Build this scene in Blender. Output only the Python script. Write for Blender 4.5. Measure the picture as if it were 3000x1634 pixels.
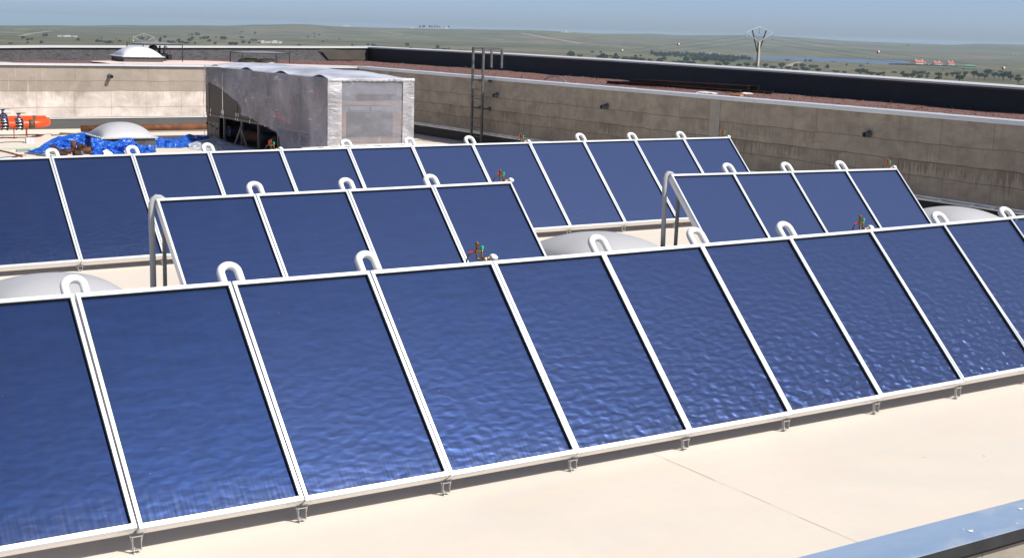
import bpy, math, random
from mathutils import Vector, Matrix, noise as mn
R = math.radians
random.seed(7)
sc = bpy.context.scene
for o in list(bpy.data.objects): bpy.data.objects.remove(o)
COL = sc.collection

# ------------------------------------------------------------------ camera
CAM = Vector((-1.606, -8.906, 3.648))
YAW, PIT, ROL, FPX = 0.5861, -0.1783, 0.0284, 3992.4
fw = Vector((math.cos(PIT)*math.sin(YAW), math.cos(PIT)*math.cos(YAW), math.sin(PIT)))
rt0 = Vector((math.cos(YAW), -math.sin(YAW), 0)); up0 = rt0.cross(fw)
rt = rt0*math.cos(ROL) + up0*math.sin(ROL); up = -rt0*math.sin(ROL) + up0*math.cos(ROL)
cam = bpy.data.objects.new('camera', bpy.data.cameras.new('camera')); COL.objects.link(cam)
cam.matrix_world = Matrix(((rt.x, up.x, -fw.x, CAM.x), (rt.y, up.y, -fw.y, CAM.y), (rt.z, up.z, -fw.z, CAM.z), (0, 0, 0, 1)))
cam.data.sensor_width = 36; cam.data.lens = FPX/3000*36
cam.data.shift_x = -0.0023; cam.data.shift_y = -0.0034
cam.data.clip_start = 0.2; cam.data.clip_end = 40000
sc.camera = cam

# ------------------------------------------------------------------ light
w = bpy.data.worlds.new('World'); sc.world = w; w.use_nodes = True
sky = w.node_tree.nodes.new('ShaderNodeTexSky'); sky.sky_type = 'NISHITA'; sky.sun_disc = False
SUN = Vector((.34, -.58, .74)).normalized()
sky.sun_elevation = math.asin(SUN.z); sky.sun_rotation = math.atan2(SUN.x, SUN.y)
sky.altitude = 600; sky.air_density = .34; sky.dust_density = 1.35; sky.ozone_density = 1.4
bg = w.node_tree.nodes['Background']; bg.inputs[1].default_value = .132
w.node_tree.links.new(sky.outputs[0], bg.inputs[0])
sl = bpy.data.lights.new('sun', 'SUN'); sl.energy = 4.6; sl.angle = R(.5); sl.color = (1, .965, .91)
so = bpy.data.objects.new('sun', sl); COL.objects.link(so); so.rotation_euler = SUN.to_track_quat('Z', 'Y').to_euler()
sc.view_settings.view_transform = 'Standard'; sc.view_settings.look = 'None'
sc.view_settings.exposure = .2; sc.view_settings.gamma = 1
sc.cycles.max_bounces = 8; sc.cycles.volume_bounces = 0; sc.cycles.transparent_max_bounces = 12
sc.cycles.caustics_reflective = False; sc.cycles.caustics_refractive = False

# ------------------------------------------------------------------ helpers
class MB:
    """collects verts and faces, builds ONE mesh object"""
    def __init__(s): s.v = []; s.f = []; s.sm = []
    def add(s, vs, fs, smooth=False):
        n = len(s.v); s.v += [tuple(x) for x in vs]
        for f in fs: s.f.append([i+n for i in f]); s.sm.append(smooth)
        return s
    def box(s, a, b, M=None):
        x0, y0, z0 = a; x1, y1, z1 = b
        vs = [Vector(p) for p in ((x0,y0,z0),(x1,y0,z0),(x1,y1,z0),(x0,y1,z0),(x0,y0,z1),(x1,y0,z1),(x1,y1,z1),(x0,y1,z1))]
        if M: vs = [M @ v for v in vs]
        return s.add(vs, [(0,3,2,1),(4,5,6,7),(0,1,5,4),(1,2,6,5),(2,3,7,6),(3,0,4,7)])
    def bar(s, p, q, wd, ht=None, upv=(0,0,1)):
        p, q = Vector(p), Vector(q); d = (q-p); L = d.length; d.normalize()
        u = Vector(upv)
        if abs(d.dot(u)) > .97: u = Vector((0,1,0))
        x = d.cross(u).normalized(); z = x.cross(d).normalized(); ht = ht or wd
        vs = [r + x*sx*wd/2 + z*sz*ht/2 for r in (p, q) for sx, sz in ((-1,-1),(1,-1),(1,1),(-1,1))]
        return s.add(vs, [(0,1,2,3),(7,6,5,4),(0,4,5,1),(1,5,6,2),(2,6,7,3),(3,7,4,0)])
    def tube(s, pts, r, n=10, cap=True):
        pts = [Vector(p) for p in pts]; rs = r if isinstance(r, (list, tuple)) else [r]*len(pts)
        vs = []; fs = []; x = None
        for i, p in enumerate(pts):
            d = (pts[min(i+1, len(pts)-1)] - pts[max(i-1, 0)]).normalized()
            if x is None:
                a = Vector((0,0,1)) if abs(d.z) < .9 else Vector((1,0,0)); x = d.cross(a).normalized()
            else:
                x = (x - d*x.dot(d)).normalized()
            y = d.cross(x)
            for k in range(n):
                a = 2*math.pi*k/n; vs.append(p + (x*math.cos(a) + y*math.sin(a))*rs[i])
        for i in range(len(pts)-1):
            for k in range(n):
                fs.append((i*n+k, i*n+(k+1) % n, (i+1)*n+(k+1) % n, (i+1)*n+k))
        s.add(vs, fs, True)
        if cap:
            m = len(s.v) - len(vs)
            s.f.append([m+k for k in range(n)][::-1]); s.f.append([m+(len(pts)-1)*n+k for k in range(n)]); s.sm += [False]*2
        return s
    def lathe(s, prof, c=(0,0,0), n=24, ax=None):
        M = Matrix.Translation(Vector(c))
        if ax is not None: M = M @ Vector((0,0,1)).rotation_difference(Vector(ax)).to_matrix().to_4x4()
        vs = []; fs = []
        for r, z in prof:
            for k in range(n):
                a = 2*math.pi*k/n; vs.append(M @ Vector((r*math.cos(a), r*math.sin(a), z)))
        for i in range(len(prof)-1):
            for k in range(n): fs.append((i*n+k, i*n+(k+1) % n, (i+1)*n+(k+1) % n, (i+1)*n+k))
        return s.add(vs, fs, True)
    def grid(s, nu, nv, fn, skip=None, smooth=True):
        vs = [fn(i/nu, j/nv) for j in range(nv+1) for i in range(nu+1)]
        fs = []
        for j in range(nv):
            for i in range(nu):
                if skip and skip((i+.5)/nu, (j+.5)/nv): continue
                a = j*(nu+1)+i; fs.append((a, a+1, a+nu+2, a+nu+1))
        return s.add(vs, fs, smooth)
    def build(s, name, m, parent=None):
        me = bpy.data.meshes.new(name); me.from_pydata(s.v, [], s.f)
        me.polygons.foreach_set('use_smooth', s.sm); me.materials.append(m); me.update()
        o = bpy.data.objects.new(name, me); COL.objects.link(o)
        if parent: o.parent = parent
        return o

def tag(o, label=None, cat=None, group=None, kind=None):
    if label: o['label'] = label
    if cat: o['category'] = cat
    if group: o['group'] = group
    if kind: o['kind'] = kind
    return o
def thing(name, label, cat, loc=(0,0,0), rz=0, group=None):
    o = bpy.data.objects.new(name, None); COL.objects.link(o); o.location = loc; o.rotation_euler = (0,0,rz)
    o.empty_display_size = .1
    return tag(o, label, cat, group)
def children(o): return [c for c in bpy.data.objects if c.parent == o]
def copy_tree(o, parent=None):
    c = o.copy(); COL.objects.link(c); c.parent = parent
    for ch in children(o): copy_tree(ch, c)
    return c

# ------------------------------------------------------------------ materials
class NT:
    def __init__(s, name):
        s.m = bpy.data.materials.new(name); s.m.use_nodes = True; s.t = s.m.node_tree
        s.b = s.t.nodes['Principled BSDF']; s.out = s.t.nodes['Material Output']
    def n(s, ty, props=None, **ins):
        nd = s.t.nodes.new('ShaderNode'+ty)
        for k, v in (props or {}).items(): setattr(nd, k, v)
        for k, v in ins.items(): s.set(nd, k, v)
        return nd
    def set(s, nd, k, v):
        sock = nd.inputs[int(k[1:])] if k[0] == 'i' and k[1:].isdigit() else nd.inputs[k.replace('_', ' ')]
        if hasattr(v, 'bl_idname') and hasattr(v, 'outputs'): s.t.links.new(v.outputs[0], sock)
        elif hasattr(v, 'is_output'): s.t.links.new(v, sock)
        else: sock.default_value = v
    def P(s, **kw):
        for k, v in kw.items(): s.set(s.b, k, v)
        return s
    def coord(s, kind='Object', scale=(1,1,1), rot=(0,0,0), loc=(0,0,0)):
        tc = s.n('TexCoord'); mp = s.n('Mapping', i1=loc, i2=rot, i3=scale)
        s.t.links.new(tc.outputs[kind], mp.inputs[0]); return mp
    def noise(s, vec, scale, detail=4, rough=.55, dist=0):
        return s.n('TexNoise', Vector=vec, Scale=scale, Detail=detail, Roughness=rough, Distortion=dist)
    def ramp(s, fac, stops):
        r = s.n('ValToRGB', i0=fac); e = r.color_ramp.elements
        while len(e) < len(stops): e.new(.5)
        for el, (p, c) in zip(e, stops):
            el.position = p; el.color = c if len(c) == 4 else (*c, 1)
        return r
    def mix(s, fac, a, b, blend='MIX'):
        nd = s.n('MixRGB', {'blend_type': blend}, i0=fac)
        s.set(nd, 'i1', (*a, 1) if isinstance(a, tuple) and len(a) == 3 else a)
        s.set(nd, 'i2', (*b, 1) if isinstance(b, tuple) and len(b) == 3 else b); return nd
    def math(s, op, a, b=0.0, clamp=False):
        return s.n('Math', {'operation': op, 'use_clamp': clamp}, i0=a, i1=b)
    def xyz(s, vec): return s.n('SeparateXYZ', i0=vec)
    def bump(s, h, strength=.3, dist=.02, normal=None):
        nd = s.n('Bump', Strength=strength, Distance=dist, Height=h)
        if normal: s.set(nd, 'Normal', normal)
        return nd
def g(v): return (v, v, v)
def simple(name, col, rough=.5, metal=0, var=0, scale=6, bump=0, col2=None, spec=None, coat=0, bscale=None):
    """colour with gentle noise variation towards col2 (or a darker self)"""
    t = NT(name); t.P(Roughness=rough, Metallic=metal)
    c2 = col2 or tuple(c*(1-var) for c in col)
    if var or col2:
        co = t.coord(); nz = t.noise(co, scale, 5, .6)
        t.P(Base_Color=t.mix(t.ramp(nz, [(.38, g(0)), (.66, g(1))]), col, c2))
        if bump: t.P(Normal=t.bump(t.noise(co, bscale or scale*4, 4, .6), bump, .01))
    else: t.P(Base_Color=(*col, 1))
    if spec is not None: t.set(t.b, 'Specular IOR Level', spec)
    if coat: t.set(t.b, 'Coat Weight', coat); t.set(t.b, 'Coat Roughness', .08)
    return t.m

def mat_floor():
    t = NT('cream_roof_membrane'); co = t.coord()
    big = t.noise(t.coord(scale=(.35, .5, 1)), 1.0, 5, .6, .6); fine = t.noise(co, 9, 5, .65)
    st = t.noise(t.coord(scale=(.25, 1.6, 1), rot=(0, 0, .35)), 1.2, 4, .6, 1.2)
    c = t.mix(t.ramp(big, [(.35, g(0)), (.7, g(1))]), (.74, .662, .562), (.66, .597, .52))
    c = t.mix(t.ramp(st, [(.5, g(0)), (.75, g(.55))]), c, (.73, .61, .475))
    c = t.mix(t.ramp(fine, [(.45, g(0)), (.8, g(.25))]), c, (.62, .56, .49))
    sp = t.n('TexVoronoi', Vector=co, Scale=1.7)
    c = t.mix(t.ramp(sp.outputs['Distance'], [(0, g(.75)), (.022, g(.6)), (.03, g(0))]), c, (.35, .28, .22))
    t.P(Base_Color=c, Roughness=.75, Normal=t.bump(t.noise(co, 60, 3), .12, .004)); return t.m
def mat_concrete(name, top, low, axis, dark=.5, zs=(.78, 1.12, 1.52), drip=.6):
    """in situ concrete: pour lines, formwork joints, drip stains below the pours, tie holes"""
    t = NT(name); co = t.coord(); s = t.xyz(co); z = s.outputs['Z']
    u = s.outputs['X' if axis == 'x' else 'Y']
    vec = t.n('CombineXYZ', i0=u, i1=z, i2=0.0)
    wob = t.math('MULTIPLY', t.math('SUBTRACT', t.noise(vec, .9, 3), .5), .10)
    zz = t.math('ADD', z, wob)
    low_m = t.math('LESS_THAN', zz, zs[1])
    c = t.mix(low_m, top, low)
    blot = t.noise(vec, 1.1, 7, .62, .5)
    c = t.mix(t.ramp(blot, [(.35, g(0)), (.72, g(.75))]), c, tuple(k*.62 for k in top))
    mo = t.noise(t.n('Mapping', i0=vec, i3=(.8, 1.3, 1), i1=(4, 8, 0)), 2.6, 8, .68, .7)
    c = t.mix(t.ramp(mo, [(.42, g(0)), (.66, g(.62*drip))]), c, (.20, .155, .115))
    stv = t.n('Mapping', i0=vec, i3=(5.5, .35, 1)); st = t.noise(stv, 1.0, 6, .7)
    c = t.mix(t.ramp(st, [(.54, g(0)), (.78, g(.55*drip))]), c, (.13, .095, .07))
    pale = t.noise(t.n('Mapping', i0=vec, i3=(7, .45, 1), i1=(9, 3, 0)), 1.0, 5, .6)
    c = t.mix(t.ramp(pale, [(.62, g(0)), (.74, g(.4))]), c, tuple(min(1, k*1.25) for k in low))
    for i, zl in enumerate(zs):
        d = t.math('SUBTRACT', zl, zz)                      # >0 below the line
        dr = t.noise(t.n('Mapping', i0=vec, i3=(16, .25, 1), i1=(i*7., 0, 0)), 1.0, 4, .7)
        ln = t.math('ADD', t.math('MULTIPLY', t.math('MAXIMUM', t.math('SUBTRACT', dr, .42), 0.0), 1.9), .02)
        m = t.math('MULTIPLY', t.math('GREATER_THAN', d, 0.0), t.math('GREATER_THAN', ln, d))
        m = t.math('MULTIPLY', m, t.ramp(t.noise(t.n('Mapping', i0=vec, i3=(.55, .4, 1), i1=(i*11., 4, 0)), 1.0, 4, .6), [(.46, g(.08)), (.60, g(1))]))
        c = t.mix(t.math('MULTIPLY', m, (.35, .75, .45)[i]*dark), c, (.10, .07, .05))
        edge = t.math('LESS_THAN', t.math('ABSOLUTE', d), .010)
        c = t.mix(t.math('MULTIPLY', edge, .55), c, (.11, .085, .065))
    for per, wd, lo, hi, off in ((1.22, .006, 0, zs[1], .3), (2.45, .008, zs[2], 3, .9)):
        f = t.math('ABSOLUTE', t.math('SUBTRACT', t.math('FRACT', t.math('ADD', t.math('DIVIDE', u, per), off)), .5))
        m = t.math('LESS_THAN', f, wd/per)
        m = t.math('MULTIPLY', m, t.math('MULTIPLY', t.math('GREATER_THAN', z, lo), t.math('LESS_THAN', z, hi)))
        c = t.mix(t.math('MULTIPLY', m, .5), c, (.10, .08, .065))
    vo = t.n('TexVoronoi', Vector=vec, Scale=2.1)
    c = t.mix(t.ramp(vo.outputs['Distance'], [(0, g(.8)), (.03, g(.7)), (.04, g(0))]), c, (.09, .07, .06))
    t.P(Base_Color=c, Roughness=.9, Normal=t.bump(t.noise(vec, 14, 6, .7), .35, .012)); return t.m
def mat_membrane(name, col, wrinkle=.5, pale=0.0):
    t = NT(name); co = t.coord(); n1 = t.noise(co, 1.3, 5, .6, .4)
    c = t.mix(t.ramp(n1, [(.35, g(0)), (.75, g(1))]), col, tuple(k*1.35 for k in col))
    if pale:
        sp = t.noise(t.coord(scale=(1, 1, 1)), 16, 3, .7)
        c = t.mix(t.ramp(sp, [(.70, g(0)), (.76, g(pale))]), c, (.45, .43, .41))
    t.P(Base_Color=c, Roughness=.62)
    wv = t.noise(t.coord(scale=(1, 1, 2.2)), 1.6, 3, .5, 1.6)
    rid = t.ramp(wv, [(.475, g(0)), (.5, g(1)), (.525, g(0))])
    t.P(Normal=t.bump(rid, wrinkle, .03)); return t.m
def mat_galv(name, col=(.74, .77, .79), rough=.42, metal=.35, stain=.5):
    t = NT(name); co = t.coord(); n1 = t.noise(t.coord(scale=(.5, .5, 3)), 1.5, 5, .65)
    c = t.mix(t.ramp(n1, [(.4, g(0)), (.75, g(stain))]), col, (.52, .54, .54))
    sp = t.n('TexVoronoi', Vector=t.coord(scale=(1, 1, 1)), Scale=14)
    c = t.mix(t.math('MULTIPLY', sp.outputs['Color'], .12), c, (.9, .9, .9))
    t.P(Base_Color=c, Metallic=metal, Roughness=t.ramp(n1, [(.3, g(rough*.8)), (.8, g(min(1, rough*1.4)))])); return t.m
def mat_absorber():
    t = NT('blue_selective_absorber'); oi = t.n('ObjectInfo')
    tc = t.n('TexCoord'); rnd = t.n('CombineXYZ', i0=t.math('MULTIPLY', oi.outputs['Random'], 37.0), i1=t.math('MULTIPLY', oi.outputs['Random'], 91.0), i2=0.0)
    v = t.n('VectorMath', {'operation': 'ADD'}, i0=tc.outputs['Object'], i1=rnd.outputs[0])
    # dimples of the sheet: lens-shaped, longer across the slope
    m1 = t.n('Mapping', i0=v, i2=(0, 0, .12), i3=(9.5, 18, 1))
    vo = t.noise(m1, 1.0, 0, .5, .35)
    wav = t.noise(t.n('Mapping', i0=v, i3=(1.6, 4.5, 1)), 1.0, 2, .5)
    s = t.xyz(tc.outputs['Object'])
    bowl = t.n('MapRange', i0=vo, i1=.2, i2=.8, i3=0.0, i4=1.0)
    amp = t.ramp(t.math('DIVIDE', s.outputs['Y'], 2.0), [(.02, g(1)), (.30, g(.58)), (.62, g(.26)), (.95, g(.12))])
    at_ = t.n('Attribute', {'attribute_type': 'OBJECT', 'attribute_name': 'buckle'}); amp = t.math('MULTIPLY', amp, at_.outputs['Fac'])
    h = t.math('ADD', t.math('MULTIPLY', t.math('MULTIPLY', bowl, amp), .55), t.math('MULTIPLY', wav, .13))
    base = t.mix(t.ramp(t.noise(t.n('Mapping', i0=v, i3=(1, 3.5, 1)), 3, 4, .6), [(.35, g(0)), (.7, g(1))]), (.0135, .032, .105), (.017, .041, .140))
    fall = t.noise(t.n('Mapping', i0=v, i3=(13, .5, 1), i1=(3, 1, 0)), 1.0, 3, .55); base = t.mix(t.ramp(fall, [(.40, g(0)), (.70, g(.28))]), base, (.027, .045, .105))
    # rain streaks drying above the lower edge
    st = t.noise(t.n('Mapping', i0=v, i3=(38, 1.1, 1)), 1.0, 3, .6)
    low = t.ramp(s.outputs['Y'], [(0.02, g(1)), (.12, g(.45)), (.34, g(0))])
    dust_and_sheen = t.math('MULTIPLY', t.ramp(st, [(.40, g(0)), (.75, g(1))]), low)
    c = t.mix(t.math('MULTIPLY', dust_and_sheen, .16), base, (.42, .44, .50))
    sp = t.n('TexVoronoi', Vector=v, Scale=7.0)
    c = t.mix(t.ramp(sp.outputs['Distance'], [(0, g(.7)), (.022, g(.5)), (.030, g(0))]), c, (.30, .33, .38))
    c = t.mix(t.math('MULTIPLY', oi.outputs['Random'], .2), c, (.022, .036, .098))
    sky_sheen = t.n('Attribute', {'attribute_type': 'OBJECT', 'attribute_name': 'dust_and_sheen'}); c = t.mix(t.math('MULTIPLY', sky_sheen.outputs['Fac'], .75), c, (.054, .082, .195))   # paler mix painting in the sky sheen on the glass
    t.P(Base_Color=c, Metallic=t.math('SUBTRACT', .66, t.math('MULTIPLY', sky_sheen.outputs['Fac'], .22)), Roughness=.32, Normal=t.bump(h, .34, .03)); t.set(t.b, 'Specular IOR Level', .04); t.set(t.b, 'Sheen Weight', .22); t.set(t.b, 'Sheen Roughness', .45); t.set(t.b, 'Sheen Tint', (.55, .68, 1.0, 1))
    t.set(t.b, 'Coat Weight', 1.0); t.set(t.b, 'Coat Roughness', .02); t.set(t.b, 'Coat IOR', 1.5)
    return t.m
def mat_film(name, alpha, tint=(.80, .81, .86), rough=.22, sx=1.0, sz=1.0, wr=.6, crease_and_highlight=None, ca=.35, lo=0):
    """polythene: part see-through, part milky, creased"""
    t = NT(name); co = t.coord(scale=(sx, sx, sz))
    cr = t.noise(co, 3.0, 6, .62, 1.4); fine = t.noise(co, 15, 4, .6, .8)
    t.P(Base_Color=(*tint, 1), Roughness=rough, Normal=t.bump(t.math('ADD', cr, t.math('MULTIPLY', fine, .3)), wr, .05))
    t.set(t.b, 'Specular IOR Level', .7)
    a = t.ramp(t.math('ADD', t.math('MULTIPLY', cr, .7), t.math('MULTIPLY', fine, .3)), [(.34, g(max(0, alpha-.10))), (.70, g(min(1, alpha+.12)))])
    if lo:                                   # broad milky and clear areas where the sheet hangs loose or clings
        big = t.noise(t.coord(), lo, 3, .5, .6); a = t.math('MULTIPLY', a, t.ramp(big, [(.36, g(.62)), (.64, g(1.25))]), True)
    if crease_and_highlight:                               # white stress creases, with the streaky highlights painted in as well
        rot, scl, fr = crease_and_highlight
        mp = t.coord(rot=rot, scale=scl); cn = t.noise(mp, 1.0, 5, .62, .5)
        pat = t.ramp(t.noise(t.coord(loc=(4, 4, 4)), fr, 3, .5), [(.46, g(0)), (.60, g(1))])
        cm = t.math('MULTIPLY', t.ramp(cn, [(.58, g(0)), (.70, g(1))]), pat)
        a = t.math('ADD', a, t.math('MULTIPLY', cm, ca), True)
        t.P(Base_Color=t.mix(t.math('MULTIPLY', cm, .9), tint, (.92, .92, .95)))
    t.P(Alpha=a); return t.m
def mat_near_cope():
    t = NT('sky_tinted_coping'); co = t.coord(); n1 = t.noise(t.coord(scale=(.6, 2, 1)), 2.2, 5, .6); n2 = t.noise(t.coord(scale=(1.1, 1.8, 1), loc=(3, 0, 0)), 1.5, 4, .55, .8)
    c = t.mix(t.ramp(n1, [(.35, g(0)), (.7, g(1))]), (.31, .43, .60), (.37, .49, .66))  # blue base colour paints in the reflected sky
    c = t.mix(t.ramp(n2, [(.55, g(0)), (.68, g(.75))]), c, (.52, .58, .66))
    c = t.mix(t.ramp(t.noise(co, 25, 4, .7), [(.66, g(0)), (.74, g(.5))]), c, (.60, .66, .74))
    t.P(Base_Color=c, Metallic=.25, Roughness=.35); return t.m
def mat_tarp():
    t = NT('blue_tarpaulin'); co = t.coord()
    n1 = t.noise(co, 5, 5, .65, 1.0)
    t.P(Base_Color=t.mix(t.ramp(n1, [(.35, g(0)), (.7, g(1))]), (.012, .085, .43), (.02, .14, .58)), Roughness=.25, Normal=t.bump(t.noise(co, 11, 3, .55, 1.2), .55, .03))
    return t.m
def mat_land():
    t = NT('dry_grassland'); co = t.coord()
    n1 = t.noise(t.n('Mapping', i0=co, i3=(.0016, .0016, .0)), 1.0, 6, .62, .8)
    n2 = t.noise(t.n('Mapping', i0=co, i3=(.009, .009, .0), i1=(5, 2, 0)), 1.0, 5, .65, .6)
    n3 = t.noise(t.n('Mapping', i0=co, i3=(.004, .0012, 0), i2=(0, 0, .6)), 1.0, 5, .6, 1.5)
    c = t.mix(t.ramp(n1, [(.36, g(0)), (.64, g(1))]), (.106, .106, .052), (.196, .160, .098))
    c = t.mix(t.ramp(n2, [(.47, g(0)), (.66, g(.8))]), c, (.050, .066, .030))
    c = t.mix(t.ramp(n3, [(.57, g(0)), (.68, g(.8))]), c, (.24, .24, .105))
    c = t.mix(t.ramp(n2, [(.27, g(.7)), (.33, g(0))]), c, (.25, .21, .13))
    n4 = t.noise(t.n('Mapping', i0=co, i3=(.034, .034, 0), i1=(1, 7, 0)), 1.0, 6, .68); n5 = t.noise(t.n('Mapping', i0=co, i3=(.0022, .0022, 0), i1=(8, 1, 0)), 1.0, 3, .5)
    scr = t.math('MULTIPLY', t.ramp(n4, [(.50, g(0)), (.60, g(1))]), t.ramp(n5, [(.42, g(.15)), (.58, g(1))]))
    c = t.mix(t.math('MULTIPLY', scr, .75), c, (.035, .046, .024))
    t.P(Base_Color=c, Roughness=1.0); t.set(t.b, 'Specular IOR Level', .1); return t.m
def mat_leaf():
    t = NT('holm_oak_foliage'); co = t.coord(); oi = t.n('ObjectInfo')
    n1 = t.noise(co, 1.1, 4, .6)
    c = t.mix(t.ramp(n1, [(.35, g(0)), (.7, g(1))]), (.020, .030, .012), (.050, .066, .024))
    c = t.mix(t.math('MULTIPLY', oi.outputs['Random'], .5), c, (.045, .052, .022))
    t.P(Base_Color=c, Roughness=.85); t.set(t.b, 'Specular IOR Level', .15); return t.m
def mat_gravel():
    t = NT('red_gravel'); co = t.coord()
    vo = t.n('TexVoronoi', Vector=co, Scale=14)
    n1 = t.noise(co, 1.2, 6, .65); n2 = t.noise(t.coord(scale=(1, 1, 1)), 6, 5, .7)
    c = t.mix(vo.outputs['Color'], (.135, .064, .054), (.235, .130, .114))
    c = t.mix(t.ramp(n1, [(.4, g(0)), (.7, g(.55))]), c, (.14, .075, .06))
    c = t.mix(t.ramp(n2, [(.62, g(0)), (.72, g(.6))]), c, (.07, .04, .03))
    t.P(Base_Color=c, Roughness=.95, Normal=t.bump(vo.outputs['Distance'], .7, .05)); return t.m

M = dict(
 floor=mat_floor(), absorber=mat_absorber(), land=mat_land(), leaf=mat_leaf(), gravel=mat_gravel(), tarp=mat_tarp(),
 wall_sun=mat_concrete('pale_board_marked_concrete', (.40, .345, .285), (.74, .66, .60), 'x', .22, (.70, 1.24, 1.58), .30),
 wall_shade=mat_concrete('stained_concrete', (.46, .40, .315), (.445, .38, .29), 'y', .65, (.80, 1.12, 1.52), .75),
 wall_near=mat_concrete('near_concrete', (.42, .37, .30), (.44, .38, .31), 'x', .4, (-2.6, -1.6, -.7), .5),
 black=mat_membrane('black_bitumen_membrane', (.016, .017, .019), .35), grey=mat_membrane('dark_grey_membrane', (.075, .075, .078), .8, .2),
 skirt=mat_membrane('splashed_membrane', (.075, .074, .074), .3, .6),
 galv=mat_galv('galvanised_steel'), cope=mat_galv('weathered_coping', (.78, .78, .74), .5, .35, .6),
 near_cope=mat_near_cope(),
 alu=mat_galv('anodised_aluminium', (.70, .74, .80), .36, .6, .2), casing=mat_galv('collector_casing', (.90, .85, .78), .6, .0, .1),  # alu tinted blue for reflected sky, casing cream for floor bounce
 gasket=simple('black_rubber', (.035, .040, .040), .6, spec=.2), steel=mat_galv('zinc_bracket', (.60, .58, .52), .5, .7),
 foam=simple('white_pipe_insulation', (.80, .80, .78), .6, 0, .05, 3, .15, bscale=40), foam_grey=simple('grey_pipe_insulation', (.40, .41, .42), .6, 0, .12, 4),
 post=simple('grey_painted_post', (.20, .20, .20), .5, .2, .2, 5),
 brass=simple('tarnished_brass', (.26, .17, .075), .42, .8, .45, 30), gold=simple('clean_brass', (.62, .42, .17), .35, .85, .2, 30),
 green=simple('green_plastic', (.0, .52, .22), .4), red=simple('red_lever', (.65, .03, .025), .4), hose=simple('dark_rubber_hose', (.045, .028, .022), .5),
 dome=simple('milky_acrylic', (.475, .475, .485), .5, 0, .04, 2, spec=.25, coat=.1), dome_w=simple('white_acrylic', (.80, .80, .86), .25, coat=.5), rim=simple('pale_rim', (.60, .60, .60), .35, .2, .15, 8),
 rust=simple('rusty_steel', (.20, .075, .030), .8, .2, 0, 5, .4, (.095, .035, .018)), rust_dark=simple('dark_rust', (.05, .026, .018), .75, .3, 0, 4, .3, (.095, .045, .028)),
 orange=simple('orange_primer', (.80, .085, .012), .38, 0, .12, 3), tape=simple('bare_pipe_band', (.13, .095, .06), .6, .3, .4, 9), bolt=simple('bright_zinc', (.72, .74, .77), .3, .9), blue_iron=simple('blue_valve_body', (.03, .06, .22), .4, .3), blackm=simple('black_paint', (.02, .02, .022), .45), redpost=simple('red_oxide', (.42, .07, .035), .6),
 white=simple('white_paint', (.80, .79, .77), .7, 0, .1, 5), print=simple('faded_print', (.10, .10, .16), .7), pink=simple('pink_print', (.60, .42, .48), .8),
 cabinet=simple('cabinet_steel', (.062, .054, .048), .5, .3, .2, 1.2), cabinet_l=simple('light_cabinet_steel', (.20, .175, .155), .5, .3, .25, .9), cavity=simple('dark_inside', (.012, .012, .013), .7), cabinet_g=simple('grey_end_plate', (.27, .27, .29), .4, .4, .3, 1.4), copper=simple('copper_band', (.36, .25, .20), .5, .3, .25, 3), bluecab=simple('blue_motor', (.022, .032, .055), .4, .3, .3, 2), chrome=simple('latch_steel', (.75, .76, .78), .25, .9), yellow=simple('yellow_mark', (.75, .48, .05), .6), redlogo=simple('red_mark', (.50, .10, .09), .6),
 film=mat_film('milky_film', .60, (.43, .43, .50), .16, .55, .35, .5, ((R(38), 0, 0), (1, 1.6, 9), .9), .30, .55), film_top=mat_film('bulging_film', .93, (.70, .71, .78), .25, .5, 1, .3, ((0, 0, .5), (2, 1.2, 1), .7), .10, .6), film_clear=mat_film('tight_film', .47, (.40, .40, .455), .16, .6, .6, .4, ((0, R(50), 0), (5, 1, 1.3), 1.0), .25, .9), film_edge=mat_film('gathered_film', .68, (.70, .69, .72), .14, .6, 6.5, .8, ((0, R(4), 0), (1.6, 1, 15), 2.2), .40, 1.6), film_floor=mat_film('loose_film', .66, (.72, .76, .82), .25, 1.5, 1.5),
 ladder=mat_galv('ladder_steel', (.045, .043, .040), .55, .2, .12), canopy=simple('pale_sheet', (.33, .35, .36), .45, .3, .1, 3), frame_dk=simple('dark_frame', (.035, .033, .035), .5, .3), pvc=simple('grey_pvc', (.10, .115, .12), .45), pvc_in=simple('pipe_mouth', (.008, .008, .008), .9),
 bare=simple('bare_pink_screed', (.78, .62, .55), .85, 0, .12, 1.4), flash=mat_galv('foil_flashing', (.80, .81, .80), .3, .25, .5),
 hosegreen=simple('green_hose', (.30, .55, .30), .5), wood=simple('weathered_wood', (.20, .145, .10), .8, 0, .35, 7), scrap=simple('white_scrap', (.80, .79, .76), .7, 0, .2, 12), orangebit=simple('orange_scrap', (.80, .33, .06), .6),
 weed=simple('weed', (.14, .18, .045), .8, 0, .4, 9), bark=simple('bark', (.055, .043, .034), .9, 0, .3, 3),
 pole=simple('precast_pole', (.50, .46, .38), .8, 0, .15, 1.2), lattice=simple('pale_galvanised_arm', (.62, .63, .62), .5, .4), insul=simple('glass_insulator', (.50, .53, .52), .25), wire=simple('power_wire', (.10, .10, .10), .6), ball_w=simple('ball_white', (.80, .76, .74), .5), ball_r=simple('ball_red', (.62, .13, .09), .5),
 roof=simple('terracotta_tiles', (.58, .135, .065), .8, 0, .2, .6), render=simple('white_render', (.80, .79, .76), .85, 0, .05, .4), glass=simple('dark_window', (.05, .06, .07), .2), shed=simple('green_netting', (.12, .34, .21), .7, 0, .15, .3), track=simple('sandy_track', (.33, .28, .20), .95, 0, .15, .02),
 deck=simple('lower_terrace_concrete', (.40, .36, .31), .9, 0, .2, .6),
)
def mat_water():
    t = NT('lake_water'); t.P(Base_Color=(.035, .06, .125, 1), Roughness=.22)
    t.P(Normal=t.bump(t.noise(t.coord(), .08, 3), .25, .5)); return t.m
M['water'] = mat_water()

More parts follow.
